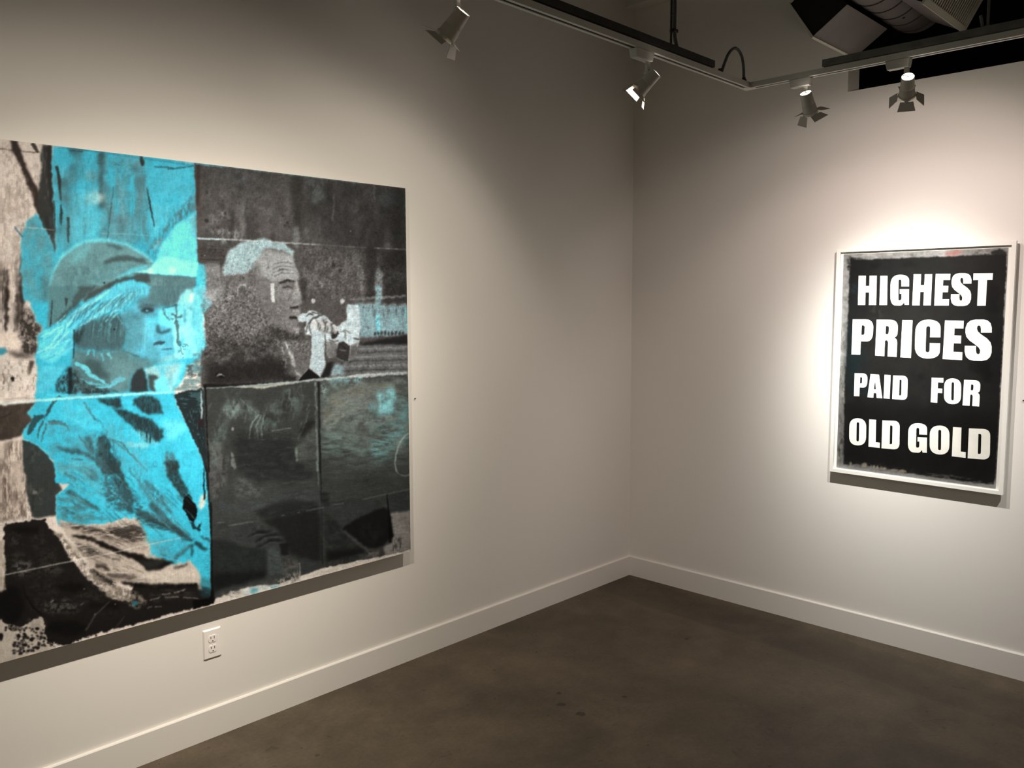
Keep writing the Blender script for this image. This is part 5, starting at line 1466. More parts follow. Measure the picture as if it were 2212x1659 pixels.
# face: soft modelling
P_(C3(1100, 260, 1260, 240, 1300, 360, 1280, 560, 1180, 580, 1110, 540, 1150, 430), (88, 146, 158), .6, 9, 3)
P_(C3(1180, 230, 1330, 225, 1420, 230, 1400, 270, 1280, 280, 1190, 290), (86, 140, 152), .55, 5, 2)
P_(C3(1300, 300, 1400, 300, 1390, 420, 1330, 470, 1290, 420), (120, 216, 232), .55, 8, 2)
P_(C3(1290, 520, 1370, 500, 1440, 590, 1420, 650, 1320, 640), (92, 160, 174), .5, 7, 2)
P_(C3(1490, 440, 1545, 430, 1552, 480, 1500, 490), (96, 180, 196), .5, 3, 1.5)
P_(C3(1380, 430, 1440, 440, 1450, 490, 1400, 490), (86, 150, 164), .5, 4, 1.5)
Ln(C3(1462, 205, 1505, 255, 1540, 305, 1556, 380, 1542, 425), (2, 3, 3, 3, 2), (150, 242, 250), .6, 1.5, .6)
P_(C3(1120, 560, 1320, 640, 1500, 650, 1440, 680, 1260, 690, 1130, 640), (98, 142, 148), .6, 6, 3)
# jacket: greyer, with the weave of the folds
P_(C3(430, 1230, 700, 1240, 900, 1360, 1000, 1659, 500, 1659, 440, 1500), (92, 146, 156), .5, 9, 5, (18, 10, .8))
P_(C3(560, 980, 760, 1010, 860, 1160, 780, 1240, 560, 1160), (96, 190, 208), .5, 10, 4, (8, 12, .8))
P_(C3(900, 1180, 1160, 1280, 1300, 1480, 1340, 1659, 1100, 1659, 1010, 1420), (98, 164, 176), .5, 8, 4, (7, 18, .8))
P_(C3(840, 1310, 1000, 1310, 1100, 1659, 900, 1659), (60, 80, 84), .5, 6, 4, (5, 10, .9))
P_(E_(520, 270, 640, 250, 900, 440, 1100, 490, 900, 545, 530, 545), (80, 120, 126), .6, 8, 4, (14, 6, .8))
P_(E_(500, 10, 880, 40, 930, 180, 900, 330, 700, 250, 600, 200, 640, 140), (92, 156, 166), .55, 8, 4, (14, 7, .9))
P_(E_(900, 120, 1130, 200, 1330, 400, 1300, 470, 1160, 460, 960, 400), (58, 78, 82), .65, 7, 4, (8, 5, .7))
P_(E_(1120, 20, 1260, 60, 1520, 360, 1680, 640, 1500, 540, 1350, 400, 1200, 200), (80, 138, 150), .55, 6, 4, (5, 14, .9))
P_(E_(1280, 120, 1420, 240, 1500, 380, 1440, 400, 1340, 300), (68, 100, 106), .6, 5, 4, (5, 8, .9))
P_(E_(1230, 450, 1420, 510, 1600, 600, 1720, 685, 1560, 640, 1340, 580, 1230, 520), (50, 66, 68), .7, 4, 3, (12, 4, .6))
for k in range(60):
    t0 = cv.rng.random()
    x0, y0 = 900 + 800 * t0, 60 + 500 * cv.rng.random()
    if y0 > 40 + (x0 - 900) * .15:
        l_ = 60 + 100 * cv.rng.random()
        Ln(E_(x0, y0, x0 + l_ * .55, y0 + l_ * .5, x0 + l_, y0 + l_ * .95), (.8, 2.6, .8), (60, 84, 88) if k % 3 else (120, 220, 234), .4, 1.2, 1.5)
for k in range(40):
    x0, y0 = 520 + 420 * cv.rng.random(), 30 + 480 * cv.rng.random()
    l_ = 60 + 90 * cv.rng.random()
    Ln(E_(x0, y0, x0 + l_ * .6, y0 + l_ * .3, x0 + l_, y0 + l_ * .7), (.8, 3, .8), (62, 96, 104) if k % 2 else (112, 204, 220), .4, 1.6, 2)
# bare sleeve: half tones along the folds
P_(E_(640, 640, 900, 700, 1180, 770, 1340, 800, 1280, 730, 1060, 680, 820, 640), (150, 138, 126), .6, 6, 4, (18, 5, .8))
P_(E_(700, 770, 900, 800, 1150, 880, 1330, 980, 1180, 980, 960, 930, 820, 900), (176, 162, 148), .5, 7, 4, (18, 5, .8))
P_(E_(880, 960, 1080, 960, 1250, 1010, 1330, 1060, 1100, 1060, 960, 1040), (110, 100, 92), .6, 5, 4, (16, 4, .9))
for k in range(44):
    x0, y0 = 640 + 900 * cv.rng.random(), 570 + 460 * cv.rng.random()
    if abs(y0 - (600 + (x0 - 640) * .42)) < 200:
        l_ = 60 + 120 * cv.rng.random()
        Ln(E_(x0, y0, x0 + l_ * .5, y0 + l_ * .16, x0 + l_, y0 + l_ * .42), (.8, 2.6, .6), (70, 62, 57) if k % 3 else (226, 214, 200), .45, 1.2, 1.5)
# left edge: brown-grey streaks
P_(C3(0, 1560, 60, 1400, 200, 1380, 205, 1659, 0, 1659), (100, 88, 80), .5, 6, 5, (6, 20, 1.0))
P_(E_(-10, 0, 210, 0, 240, 480, 40, 530, -10, 540), (104, 92, 84), .5, 5, 5, (6, 18, 1.1))
P_(E_(90, 0, 200, 0, 170, 220, 110, 180), (206, 190, 176), .6, 5, 4)
# head, coat and panel
P_(B(310, 1420, 560, 1390, 700, 1470, 690, 1659, 300, 1659), (116, 109, 107), .6, 8, 3, (4, 4, 1.0))
P_(B(700, 1440, 790, 1450, 780, 1490, 850, 1570, 840, 1659, 720, 1659), (142, 138, 137), .6, 6, 2, (4, 5, .8))
P_(B(560, 1300, 700, 1290, 720, 1400, 640, 1440, 560, 1400), (136, 138, 140), .5, 8, 3)
P_(B(885, 1480, 925, 1490, 948, 1600, 930, 1659, 880, 1640, 870, 1560), (172, 172, 172), .7, 4, 1)
P_(B(760, 1500, 900, 1480, 890, 1520, 780, 1550), (66, 59, 57), .7, 4, 2, (4, 4, .8))
P_(D(700, 20, 820, 60, 840, 150, 760, 230, 690, 160), (150, 145, 143), .5, 7, 2)
P_(D(640, 240, 760, 280, 830, 330, 760, 420, 640, 400), (86, 79, 77), .6, 8, 4, (4, 4, 1.0))
P_(D(120, 60, 260, 90, 300, 240, 180, 330, 110, 330), (150, 150, 154), .5, 8, 5, (6, 6, .9))
P_(D(280, 170, 640, 200, 620, 420, 380, 500, 260, 380), (128, 121, 118), .5, 12, 5, (5, 6, 1.1))
P_(B(60, 480, 900, 560, 900, 1000, 60, 900), (92, 88, 87), .45, 14, 6, (14, 26, 1.1))
for k in range(40):
    x0, y0 = 80 + 1760 * cv.rng.random(), 560 + 560 * cv.rng.random()
    lum = 108 - 40 * (x0 / 1900) + 26 * cv.rng.random()
    Ln(B(x0, y0, x0 + 4, y0 + 60, x0 - 3, y0 + 60 + 120 * cv.rng.random()), (3, 7, 3), (lum, lum + 2, lum + 2) if k % 2 else (46, 43, 42), .35, 4, 4)
cm, cs = cv.mask(coat, 6, 2)
sp_ = cv.blur(cv.rng.normal(0, 1, (cv.h, cv.w)).astype(np.float32), 1)[cs] * 4
cv.a[cs] *= np.clip(1 + .13 * cm * sp_ * np.clip((800 - np.arange(cv.h)[cs[0]][:, None] - cv.y0) / 60, .3, 1), .35, 1.7)[..., None]

# the drinking head, drawn again over the grain
P_(B(540, 1330, 640, 1200, 860, 1250, 890, 1340, 935, 1450, 928, 1500, 952, 1610) + D(957, 110, 940, 165, 945, 235, 918, 300, 928, 360, 900, 420, 800, 400, 690, 330, 640, 200, 560, 60), (136, 132, 132), .72, 6, 2)
P_(B(560, 1310, 620, 1200, 760, 1225, 868, 1262, 888, 1345, 928, 1445, 890, 1470, 780, 1470, 690, 1470, 600, 1420), (168, 174, 177), .85, 6, 2)
for q in ((700, 1335, 790, 1312, 872, 1322), (700, 1375, 790, 1348, 885, 1356), (700, 1410, 790, 1376, 895, 1388), (712, 1445, 780, 1408, 908, 1418)):
    Ln(B(*q), (1.2, 3.2, 1.2), (104, 106, 108), .75, 1.6, .8)
    Ln([(x, y + 3.2) for x, y in B(*q)], (.8, 2, .8), (190, 198, 202), .5, 1.2, .8)
P_(D(640, 60, 760, 90, 830, 200, 800, 330, 690, 300), (100, 94, 92), .6, 9, 3, (5, 5, .6))
P_(D(560, -10, 690, 20, 700, 150, 640, 220, 560, 120), (112, 106, 104), .6, 10, 3, (5, 5, .6))
Ln(B(760, 1500, 830, 1476, 905, 1486), (3, 6, 3), (50, 44, 42), .95, 2, 1)
Ln(B(790, 1540, 840, 1530, 880, 1545), (2, 5, 2), (60, 54, 52), .9, 1.8, 1)
Ln(B(800, 1570, 860, 1572, 890, 1560), (1, 3, 1), (176, 172, 172), .7, 1.6, 1)
Ln(D(905, -60, 930, 20, 952, 100), (3, 7, 7), (186, 186, 188), .85, 3, .8)
Ln(D(880, -60, 880, 20, 850, 120), (2, 5, 3), (98, 92, 90), .7, 3, 1)
Ln(D(855, 182, 900, 186, 935, 178), (3, 5, 2), (40, 35, 34), .95, 1.8, 1)
Ln(D(880, 215, 920, 222, 940, 232), (4, 5, 3), (160, 154, 152), .85, 2, 1)
Ln(D(850, 268, 890, 276, 922, 272), (4, 7, 3), (38, 33, 32), .95, 2, 1)
Ln(D(880, 310, 920, 312), (6, 4), (128, 122, 120), .8, 3, 1)
Ln(D(890, 372, 925, 390, 925, 420), (5, 7, 3), (168, 164, 162), .85, 2.5, 1)
P_(D(660, 360, 760, 350, 880, 420, 990, 436, 980, 470, 800, 470, 700, 430), (48, 43, 42), .8, 6, 3, (5, 5, .6))
Ln(D(388, 60, 386, 20, 410, -18, 450, -20, 470, 10), (2, 3, 4, 4, 2), (186, 186, 188), .85, 1.6, .8)
P_(D(395, 60, 400, 10, 440, -10, 465, 20, 450, 70), (84, 78, 76), .6, 3, 1)
Ln(B(700, 1500, 698, 1580, 704, 1659), (8, 7, 5), (204, 212, 214), .95, 1.5, .8)
Ln(D(697, -10, 705, 70, 708, 135), (6, 4, 7), (200, 206, 208), .95, 1.5, .8)
P_(B(60, 1330, 240, 1340, 250, 1500, 255, 1659, 70, 1659, 110, 1480), (160, 160, 164), .6, 6, 4, (9, 10, .6))
P_(B(940, 1460, 1010, 1470, 1000, 1659, 960, 1659, 952, 1580), (56, 49, 47), .75, 5, 2)
# hands: fingers and knuckles
for q, w_, c in (((1120, 300, 1150, 330, 1150, 380), (8, 9, 6), 206), ((1190, 320, 1215, 350, 1205, 400), (8, 9, 5), 200), ((1245, 345, 1275, 375, 1260, 420), (8, 8, 5), 196), ((1060, 300, 1085, 330, 1080, 380), (8, 9, 6), 210),
                 ((1155, 300, 1172, 340, 1165, 400), (2, 3, 2), 70), ((1222, 330, 1240, 365, 1225, 420), (2, 3, 2), 70), ((1090, 290, 1110, 330, 1105, 390), (2, 3, 2), 82), ((1040, 300, 1030, 360, 1050, 430), (2, 3, 2), 78),
                 ((1300, 400, 1360, 390, 1400, 420), (2, 3, 2), 90), ((1200, 470, 1250, 490, 1290, 480), (3, 4, 3), 92)):
    Ln(D(*q), w_, (c, c + 2, c + 3), .8, 1.6, .8)

pm, ps = cv.mask(B(960, 1150, 1880, 1240, 1900, 1659, 960, 1659), 12, 3)
sp_ = cv.blur(cv.rng.normal(0, 1, (cv.h, cv.w)).astype(np.float32), 1)[ps] * 4
cv.a[ps] *= np.clip(1 + .08 * pm * sp_, .5, 1.6)[..., None]
# lower right: dry brush sweeps
for k in range(60):
    r_ = 70 + 330 * cv.rng.random()
    a0, a1 = -2.9 + .6 * cv.rng.random(), -1.5 + .5 * cv.rng.random()
    th_ = np.linspace(a0, a1, 7)
    cxx, cyy = 1640 + 60 * cv.rng.normal(), 1290 + 40 * cv.rng.normal()
    pts_ = np.stack([cxx + 1.35 * r_ * np.cos(th_), cyy + 1.15 * r_ * np.sin(th_)], 1)
    pts_ = pts_[(pts_[:, 0] > 1135) & (pts_[:, 0] < 1925) & (pts_[:, 1] > 860)]
    if len(pts_) > 2:
        c = 96 + 60 * cv.rng.random()
        Ln(D(*pts_.ravel()), (1, 3 + 5 * cv.rng.random(), 1), (c, c + 4, c - 6 + 14 * (k % 2)), .4, 2, 2.5, (10, 4, .8))
P_(D(1650, 940, 1780, 915, 1800, 1010, 1780, 1120, 1660, 1120), (150, 214, 218), .7, 5, 4, (7, 12, .7))
P_(D(1130, 1290, 1350, 1300, 1500, 1400, 1540, 1540, 1300, 1500, 1130, 1480), (128, 152, 146), .5, 10, 5, (22, 6, .9))
P_(D(1440, 1200, 1560, 1260, 1600, 1400, 1500, 1420), (96, 96, 90), .5, 9, 4, (16, 6, .9))
for cx, cy, rx, ry, c, a in ((340, 1090, 80, 80, 138, .6), (470, 1090, 60, 70, 128, .5), (850, 1000, 50, 90, 132, .5), (950, 960, 30, 90, 122, .5), (720, 1050, 36, 46, 128, .5), (560, 1130, 50, 40, 140, .5), (640, 1230, 120, 40, 112, .5), (220, 1290, 50, 100, 122, .45), (180, 1480, 40, 130, 110, .5), (310, 1560, 20, 60, 120, .5)):
    Bl(420 + cx / 4.148, 620 + cy / 4.148, rx / 4.148, ry / 4.148, (c - 8, c + 8, c + 3), a, 6, 6, 0, (6, 12, 1.0))
for k in range(46):
    x0, y0 = 130 + 940 * cv.rng.random(), 920 + 420 * cv.rng.random()
    l_ = 50 + 90 * cv.rng.random()
    Ln(D(x0, y0, x0 - l_ * .3, y0 + l_ * .5, x0 - l_ * .4, y0 + l_), (.8, 2.4, .8), (40, 41, 40) if k % 2 else (132, 146, 140), .3, 1.6, 2)
for k in range(70):
    x0, y0 = 160 + 1700 * cv.rng.random(), 60 + 620 * cv.rng.random()
    l_ = 80 + 160 * cv.rng.random()
    Ln(F(x0, y0, x0 + l_ * .5, y0 - l_ * .10, x0 + l_, y0 - l_ * .16), (.8, 3, .8), (34, 36, 36) if k % 2 else (90, 95, 92), .28, 1.6, 2)

# panel seams and white construction lines
Ln(D(75, 908, 330, 893, 640, 868, 940, 846, 1220, 818, 1560, 795, 1905, 770), (2, 3, 5, 4, 6, 6, 5), (176, 196, 194), .85, 1.2, 1.2)
P_(D(340, 893, 640, 880, 940, 842, 930, 858, 640, 905, 600, 908), (182, 184, 172), .85, 1.5, 1.5)
P_(D(75, 870, 80, 905, 340, 892, 900, 842, 830, 842, 330, 872), (20, 18, 18), .85, 2, 1)
P_(D(1074, 855, 1098, 853, 1102, 1250, 1112, 1659, 1092, 1659, 1088, 1200), (132, 146, 140), .8, 2, 1.5, (5, 20, .6))
Ln(D(1112, 850, 1117, 1000, 1120, 1280, 1126, 1659), (4, 4, 3.4, 3), (26, 27, 27), .95, 1, .6)
Ln(F(1118, 0, 1130, 300, 1135, 520, 1142, 900, 1150, 1115), (2.6, 3, 2.4, 2, 2), (28, 29, 29), .95, 1, .6)
Ln(F(1100, 0, 1112, 420), (4, 2), (110, 120, 116), .7, 1.5, 1)
Ln(F(1125, 300, 1140, 880), 1.2, (92, 96, 94), .5, 1, 1)
Ln(F(148, 560, 152, 900, 160, 1300, 172, 1440), (4, 3, 4, 6), (18, 18, 18), .95, 1.2, .8)
Ln(C3(1838, 880, 1850, 1200, 1872, 1659), (4, 3, 3), (18, 17, 17), .95, 1.2, .8)
Ln(C3(-10, 1048, 330, 1018, 640, 995, 960, 975, 1300, 955, 1620, 936), (4, 5, 4, 4, 4, 2), (214, 226, 222), .85, 1.0, 1)
Ln(C3(330, 1015, 640, 992, 960, 972, 1300, 950, 1560, 940), (4, 5, 5, 5, 6), (140, 232, 240), .7, 1.2, 1)
Ln(C3(420, 966, 640, 968, 900, 955), 1.6, (150, 228, 236), .7, 1)
Ln(B(20, 1100, 410, 1113, 820, 1140, 1130, 1156), (3, 2.4, 2.2, 1.2), (206, 220, 222), .95, .8, .4)
Ln(B(1130, 1156, 1540, 1182), 1.1, (150, 156, 156), .7, .8, .4)
Ln(B(1610, 1184, 1900, 1198), 1.3, (170, 178, 178), .85, .8, .4)
Ln(A(-10, 988, 240, 1002, 490, 1022), (2, 1.8, 1), (220, 214, 206), .8, .8, .4)
Ln(A(900, 1052, 1180, 1062, 1440, 1082), 1.3, (140, 224, 234), .6, .8, .4)
Ln(A(1770, 1100, 1991, 1108), 2, (190, 230, 236), .8, .8, .4)
Ln(E_(0, 1012, 320, 946, 640, 880, 980, 812, 1280, 742, 1620, 670), (1.8, 1.6, 2.0, 1.5, 1.6, 1.2), (222, 216, 204), .9, .7, .4)
for q in ((200, 745, 270, 738), (300, 772, 525, 733), (780, 680, 810, 674), (920, 655, 945, 650), (1000, 638, 1160, 604), (1250, 580, 1340, 568), (1500, 535, 1720, 488), (1720, 488, 1935, 440)):
    Ln(F(*q), 1.2, (140, 144, 140), .8, .7, .3)
Ln(A(1755, 430, 1991, 458), 2.2, (90, 180, 200), .9, 1)
Ln(B(0, 418, 480, 476, 900, 528, 1400, 590, 1600, 612), (5, 3.4, 3, 2, 1), (104, 166, 178), .9, 1.2, .8)
Ln(B(1896, 780, 1904, 1150, 1912, 1500), 1.6, (110, 170, 182), .8, 1)
Ln(D(1890, 180, 1900, 300, 1910, 420), 3.4, (120, 196, 206), .8, 1.4, 1)
for q in ((1930, 1308, 1885, 1330, 1838, 1400, 1806, 1500, 1797, 1570, 1805, 1640, 1812, 1659),):
    Ln(D(*q), (3, 3, 3.4, 2.6, 2.6, 2, 1.6), (176, 186, 180), .85, 1, .8)
Ln(F(1806, 255, 1830, 310, 1880, 325, 1935, 312), (1.4, 1.4, 2.2, 2), (150, 160, 156), .85, 1, .8)
Ln(A(125, 990, 165, 1040, 205, 1090), (3, 3, 5), (76, 120, 136), .85, 1.2, 1)
Ln(C3(468, 120, 460, 250, 452, 360), (1.6, 2, 1.6), (24, 34, 36), .9, .8)
P_(C3(575, 95, 610, 100, 600, 150, 592, 205, 585, 150), (62, 72, 72), .95, 1.2, 1)
Ln(C3(1310, 240, 1300, 400, 1295, 560), 1.2, (160, 232, 240), .6, .8, .4)
Ln(C3(665, 380, 662, 560, 658, 640), (3, 2.4, 2), (30, 38, 40), .8, 1, .6)
for (x, y) in ((247, 711), (225, 611)):
    Bl(x, y, 2.2, 2.4, (22, 34, 36), .9, .8, .6)
for (x, y, r_) in ((448, 416, 3), (446, 477, 5), (487, 461, 3), (620, 481, 3), (811, 504, 3), (717, 481, 3), (720, 573, 5), (735, 585, 4), (640, 756, 1.6), (445, 764, 3.5), (455, 757, 2), (559, 799, 3)):
    Bl(x, y, r_, r_, (36, 32, 31), .7, 1.2, 1.2)
for k in range(90):   # ink specks in the upper right panel
    x, y = 430 + 440 * cv.rng.random(), 400 + 400 * cv.rng.random()
    Bl(x, y, 1 + cv.rng.random(), 1 + 2 * cv.rng.random(), (30, 27, 26), .55, .8, 1)
for (x, y, r_) in ((182, 1272, 1.1), (205, 1327, 1.3), (249, 1305, 1.1), (757, 499, 1.1), (442, 552, 1.2), (497, 766, 1.0)):
    Bl(x, y, r_, r_, (224, 220, 212), .95, .6, .2)


# --- screen grain and brushed paint over everything
cv.a = 255 * (np.clip(cv.a, 0, 255) / 255) ** 1.13
dark = np.clip(1 - cv.a.mean(2) / 200, 0, 1)
inpanel = np.clip((X_ - 432) / 10, 0, 1) * np.clip((830 - Y_) / 12, 0, 1)
infig = np.clip((446 - X_) / 10, 0, 1)
fine = cv.rng.normal(0, 1, (cv.h, cv.w)).astype(np.float32)
fine2 = cv.blur(cv.rng.normal(0, 1, (cv.h, cv.w)).astype(np.float32), 1) * 4.0
weave = cv.noise(1.2, 6, 1) * .5 + cv.noise(7, 1.2, 1) * .5
mott = cv.noise(14)
lowc = cv.noise(5)
lum_ = cv.a.mean(2, keepdims=True)
w_ = (inpanel * .65)[..., None]
cv.a += (lum_ * np.array([1.0, .995, .985]) - cv.a) * w_ * (np.abs(cv.a[..., 2:3] - cv.a[..., 0:1]) < 16)
g = 1 + .05 * mott + .035 * lowc + .03 * weave
g += inpanel * (.03 * fine2 + .045 * weave + .05 * lowc)
g += infig * (.014 * fine2 + .025 * cv.noise(1.4, 14, 2))
g += (1 - inpanel) * (1 - infig) * (.025 * fine2 + .05 * cv.noise(12, 2.2, 2))
cv.a *= np.clip(g, .45, 1.6)[..., None]
speck = (fine > 2.0) * inpanel * (mott > -.2)
cv.a *= (1 - .3 * speck)[..., None]
cv.a += (fine < -2.1)[..., None] * inpanel[..., None] * 14

PX0, PX1, PZ0, PZ1, PD = -3.742, -1.742, .531, 2.146, .055
art = thing('painting', 'large unframed cyan, black and grey screenprinted painting of two people on the left wall', 'painting', (PX1, 0, PZ0))
bx = MB()
bx.box((PX0, -PD + .0015, PZ0), (PX1, -.0001, PZ1))
child(bx, 'panel', m_canvas, art, bevel=.0012)
K_ART = (.97, 1.05, 1.17)
picture_sheet('printed_face', art, (PX0 + .001, -PD, PZ0 + .001), (PX1 - PX0 - .002, 0, 0), (0, 0, PZ1 - PZ0 - .002), 1060, 860, cv, K_ART, m_paint)
# ------------------------------------------------------------------ the framed lettered print
FY0, FY1, FZ0, FZ1, FD = -2.0068, -1.2379, .8116, 1.9041, .040
fp = thing('framed_print', 'white framed black print with bold white lettering on the right wall', 'framed print', (0, (FY0 + FY1) / 2, FZ0))
RW = .0175
fr = MB()
back = -.021
o4 = [(FY0, FZ0), (FY1, FZ0), (FY1, FZ1), (FY0, FZ1)]
i4 = [(FY0 + RW, FZ0 + RW), (FY1 - RW, FZ0 + RW), (FY1 - RW, FZ1 - RW), (FY0 + RW, FZ1 - RW)]
vs = [(-FD, y, z) for y, z in o4] + [(-FD, y, z) for y, z in i4] + [(back, y, z) for y, z in o4] + [(back, y, z) for y, z in i4]
fs = []
for i in range(4):
    j = (i + 1) % 4
    fs += [(i, 4 + i, 4 + j, j), (4 + i, 12 + i, 12 + j, 4 + j), (8 + i, i, j, 8 + j), (8 + i, 8 + j, 12 + j, 12 + i)]
fr.add(vs, fs)
child(fr, 'frame', m_frame, fp, bevel=.001)
BKX = -FD + .0165      # face of the mount board
child(MB().box((BKX, FY0 + RW, FZ0 + RW), (BKX + .004, FY1 - RW, FZ1 - RW)), 'mount_board', m_back, fp)
# cleat that holds it off the wall
child(MB().box((BKX + .004, FY0 + .06, FZ1 - .13), (-.0002, FY1 - .06, FZ1 - .09)), 'hanging_cleat', m_chan, fp)
SHX = BKX - .0025
Q5 = zoomed(1740, 500, 4.6864)
Q6 = zoomed(1740, 780, 4.6864)
pc = Canvas(1780, 500, 2212, 1110, (240, 240, 234), 11)
rag = 3.0
TLx, TRx, BRx, BLx = Q5(400, 232)[0], Q5(2046, 166)[0], Q6(1925, 1290)[0], Q6(313, 1062)[0]
sheet = [TLx, TRx, BRx, BLx]
pc.poly(Q5(402, 228, 800, 212, 1300, 190, 1700, 172, 2044, 165, 2046, 250, 1700, 250, 1000, 290, 460, 300, 440, 700, 430, 1200, 410, 1659, 340, 1659, 380, 900), (196, 196, 188), 1, 3, 2, (14, 8, .8))
pc.poly(Q6(340, -20, 410, -20, 395, 500, 385, 1040, 320, 1060, 330, 500), (196, 194, 186), 1, 3, 2, (7, 20, .5))
for cx, cy, rx, ry, c in ((370, 380, 28, 70, 130), (352, 600, 22, 60, 110), (350, 840, 30, 100, 70), (345, 960, 24, 60, 110), (365, 120, 24, 80, 150), (380, 250, 20, 60, 110)):
    pc.blob(1740 + cx / 4.6864, 780 + cy / 4.6864, rx / 4.6864, ry / 4.6864, (c, c - 2, c - 8), .75, 5, 4, 0, (4, 8, 1))
for cx, cy, rx, ry, c in ((390, 1080, 26, 120, 120), (384, 1330, 22, 80, 130), (405, 700, 18, 90, 190), (410, 1430, 20, 60, 130)):
    pc.blob(1740 + cx / 4.6864, 500 + cy / 4.6864, rx / 4.6864, ry / 4.6864, (c, c - 2, c - 8), .6, 5, 4, 0, (4, 8, 1))
pc.poly(Q5(1400, 210, 1480, 200, 1580, 195, 1590, 220, 1500, 240, 1420, 238), (222, 150, 138), .85, 3, 2)
pc.poly(Q5(1050, 220, 1130, 230, 1110, 260, 1060, 255), (110, 108, 102), .6, 4, 3, (5, 5, 1))
pc.poly(Q5(1660, 215, 1780, 190, 1900, 200, 1980, 165, 2040, 210, 2040, 245, 1700, 250), (92, 90, 84), .7, 4, 3, (8, 5, 1.0))
pc.poly(Q5(1880, 205, 1960, 172, 2036, 215, 2036, 240, 1890, 240), (50, 48, 44), .9, 2, 1.5)
# black field
field = Q5(452, 295, 460, 262, 510, 285, 700, 280, 1000, 268, 1350, 255, 1700, 240, 2036, 228, 2032, 420, 2010, 800, 1995, 1200, 1968, 1659) + Q6(1960, 520, 1945, 800, 1925, 1180, 1905, 1252, 1700, 1232, 1500, 1200, 1320, 1180, 1150, 1150, 1000, 1130, 820, 1090, 640, 1060, 500, 1040, 385, 1055, 392, 500, 400, 0) + \
    Q5(410, 1400, 425, 1000, 435, 700, 445, 400)
pc.poly(field, (42, 42, 40), 1, 1.5, 1.0)
pc.poly(Q6(400, 400, 1960, 520, 1925, 1230, 1300, 1170, 385, 1040), (24, 24, 23), .8, 30, 3)
pc.poly(Q5(455, 300, 900, 290, 900, 420, 560, 420, 460, 560), (34, 38, 38), .7, 10, 4, (20, 10, .9))
pc.poly(Q5(440, 500, 530, 480, 520, 900, 620, 1260, 640, 1659, 405, 1659, 425, 900), (30, 46, 50), .8, 14, 4, (16, 30, .8))
pc.poly(Q5(450, 560, 530, 540, 520, 620, 440, 610), (44, 66, 72), .7, 4, 3, (7, 8, .9))
pc.poly(Q5(600, 760, 770, 750, 780, 880, 660, 880), (70, 70, 66), .5, 5, 3, (6, 9, 1.4))
for cx, cy, rx, ry in ((1900, 640, 70, 120), (1900, 780, 70, 60), (1760, 1370, 110, 60), (1050, 330, 90, 24), (1160, 1460, 50, 34), (1830, 1440, 60, 90), (700, 340, 60, 30)):
    pc.blob(1740 + cx / 4.6864, 500 + cy / 4.6864, rx / 4.6864, ry / 4.6864, (26, 26, 25), .7, 5, 4)
pc.poly(Q6(385, 1015, 560, 1020, 800, 1045, 1000, 1100, 1160, 1120, 1000, 1140, 800, 1110, 560, 1070, 385, 1052), (90, 84, 74), .6, 3, 3, (6, 3, 1.5))
for (x, y, w_, h_) in ((455, 1040, 18, 20), (595, 1050, 22, 22), (690, 1072, 10, 22), (730, 1075, 12, 20), (660, 1065, 8, 18), (770, 1080, 10, 20), (800, 1088, 20, 14), (900, 1108, 40, 10), (980, 1118, 40, 14)):
    pc.blob(1740 + x / 4.6864, 780 + y / 4.6864, w_ / 4.6864, h_ / 4.6864, (206, 194, 168), .8, 1.2, 1.6)
pc.poly(Q6(1200, 1130, 1500, 1160, 1900, 1235, 1920, 1262, 1500, 1225, 1230, 1170), (150, 148, 142), .6, 3, 3, (12, 3, 1.4))
pc.poly(Q6(313, 1062, 385, 1052, 600, 1085, 900, 1125, 1200, 1170, 1500, 1215, 1900, 1262, 1925, 1290, 1780, 1272, 1500, 1240, 1300, 1210, 1140, 1165, 1000, 1160, 860, 1115, 560, 1092, 420, 1072), (170, 168, 160), .9, 1.2, 2, (12, 4, .5))
for k in range(60):
    t_ = cv.rng.random()
    x, y = 452 + 120 * cv.rng.random(), 262 + 26 * cv.rng.random()
    pc.blob(1740 + (x if k % 2 else 425 + 30 * t_) / 4.6864, 500 + (y if k % 2 else 280 + 120 * cv.rng.random()) / 4.6864, 1.2, 1.6, (44, 44, 42), .7, .7, 1.5)
pc.a *= (1 + .10 * pc.noise(24) + .05 * pc.noise(3))[..., None]

pts3 = [on_plane(x, y, 0, SHX) for x, y in sheet]
pO, pR, pU = pts3[3], pts3[2], pts3[0]
sy0, sy1 = max(pO[1], pU[1]), min(pts3[1][1], pR[1])
sz0, sz1 = min(pO[2], pR[2]), max(pU[2], pts3[1][2])
sy0, sy1 = min(sy0, FY1 - RW - .002), max(sy1, FY0 + RW + .002)
sz0, sz1 = max(sz0, FZ0 + RW + .002), min(sz1, FZ1 - RW - .002)
picture_sheet('print', fp, (SHX, sy0, sz0), (0, sy1 - sy0, 0), (0, 0, sz1 - sz0), 430, 600, pc, (.36, .36, .38), m_print)


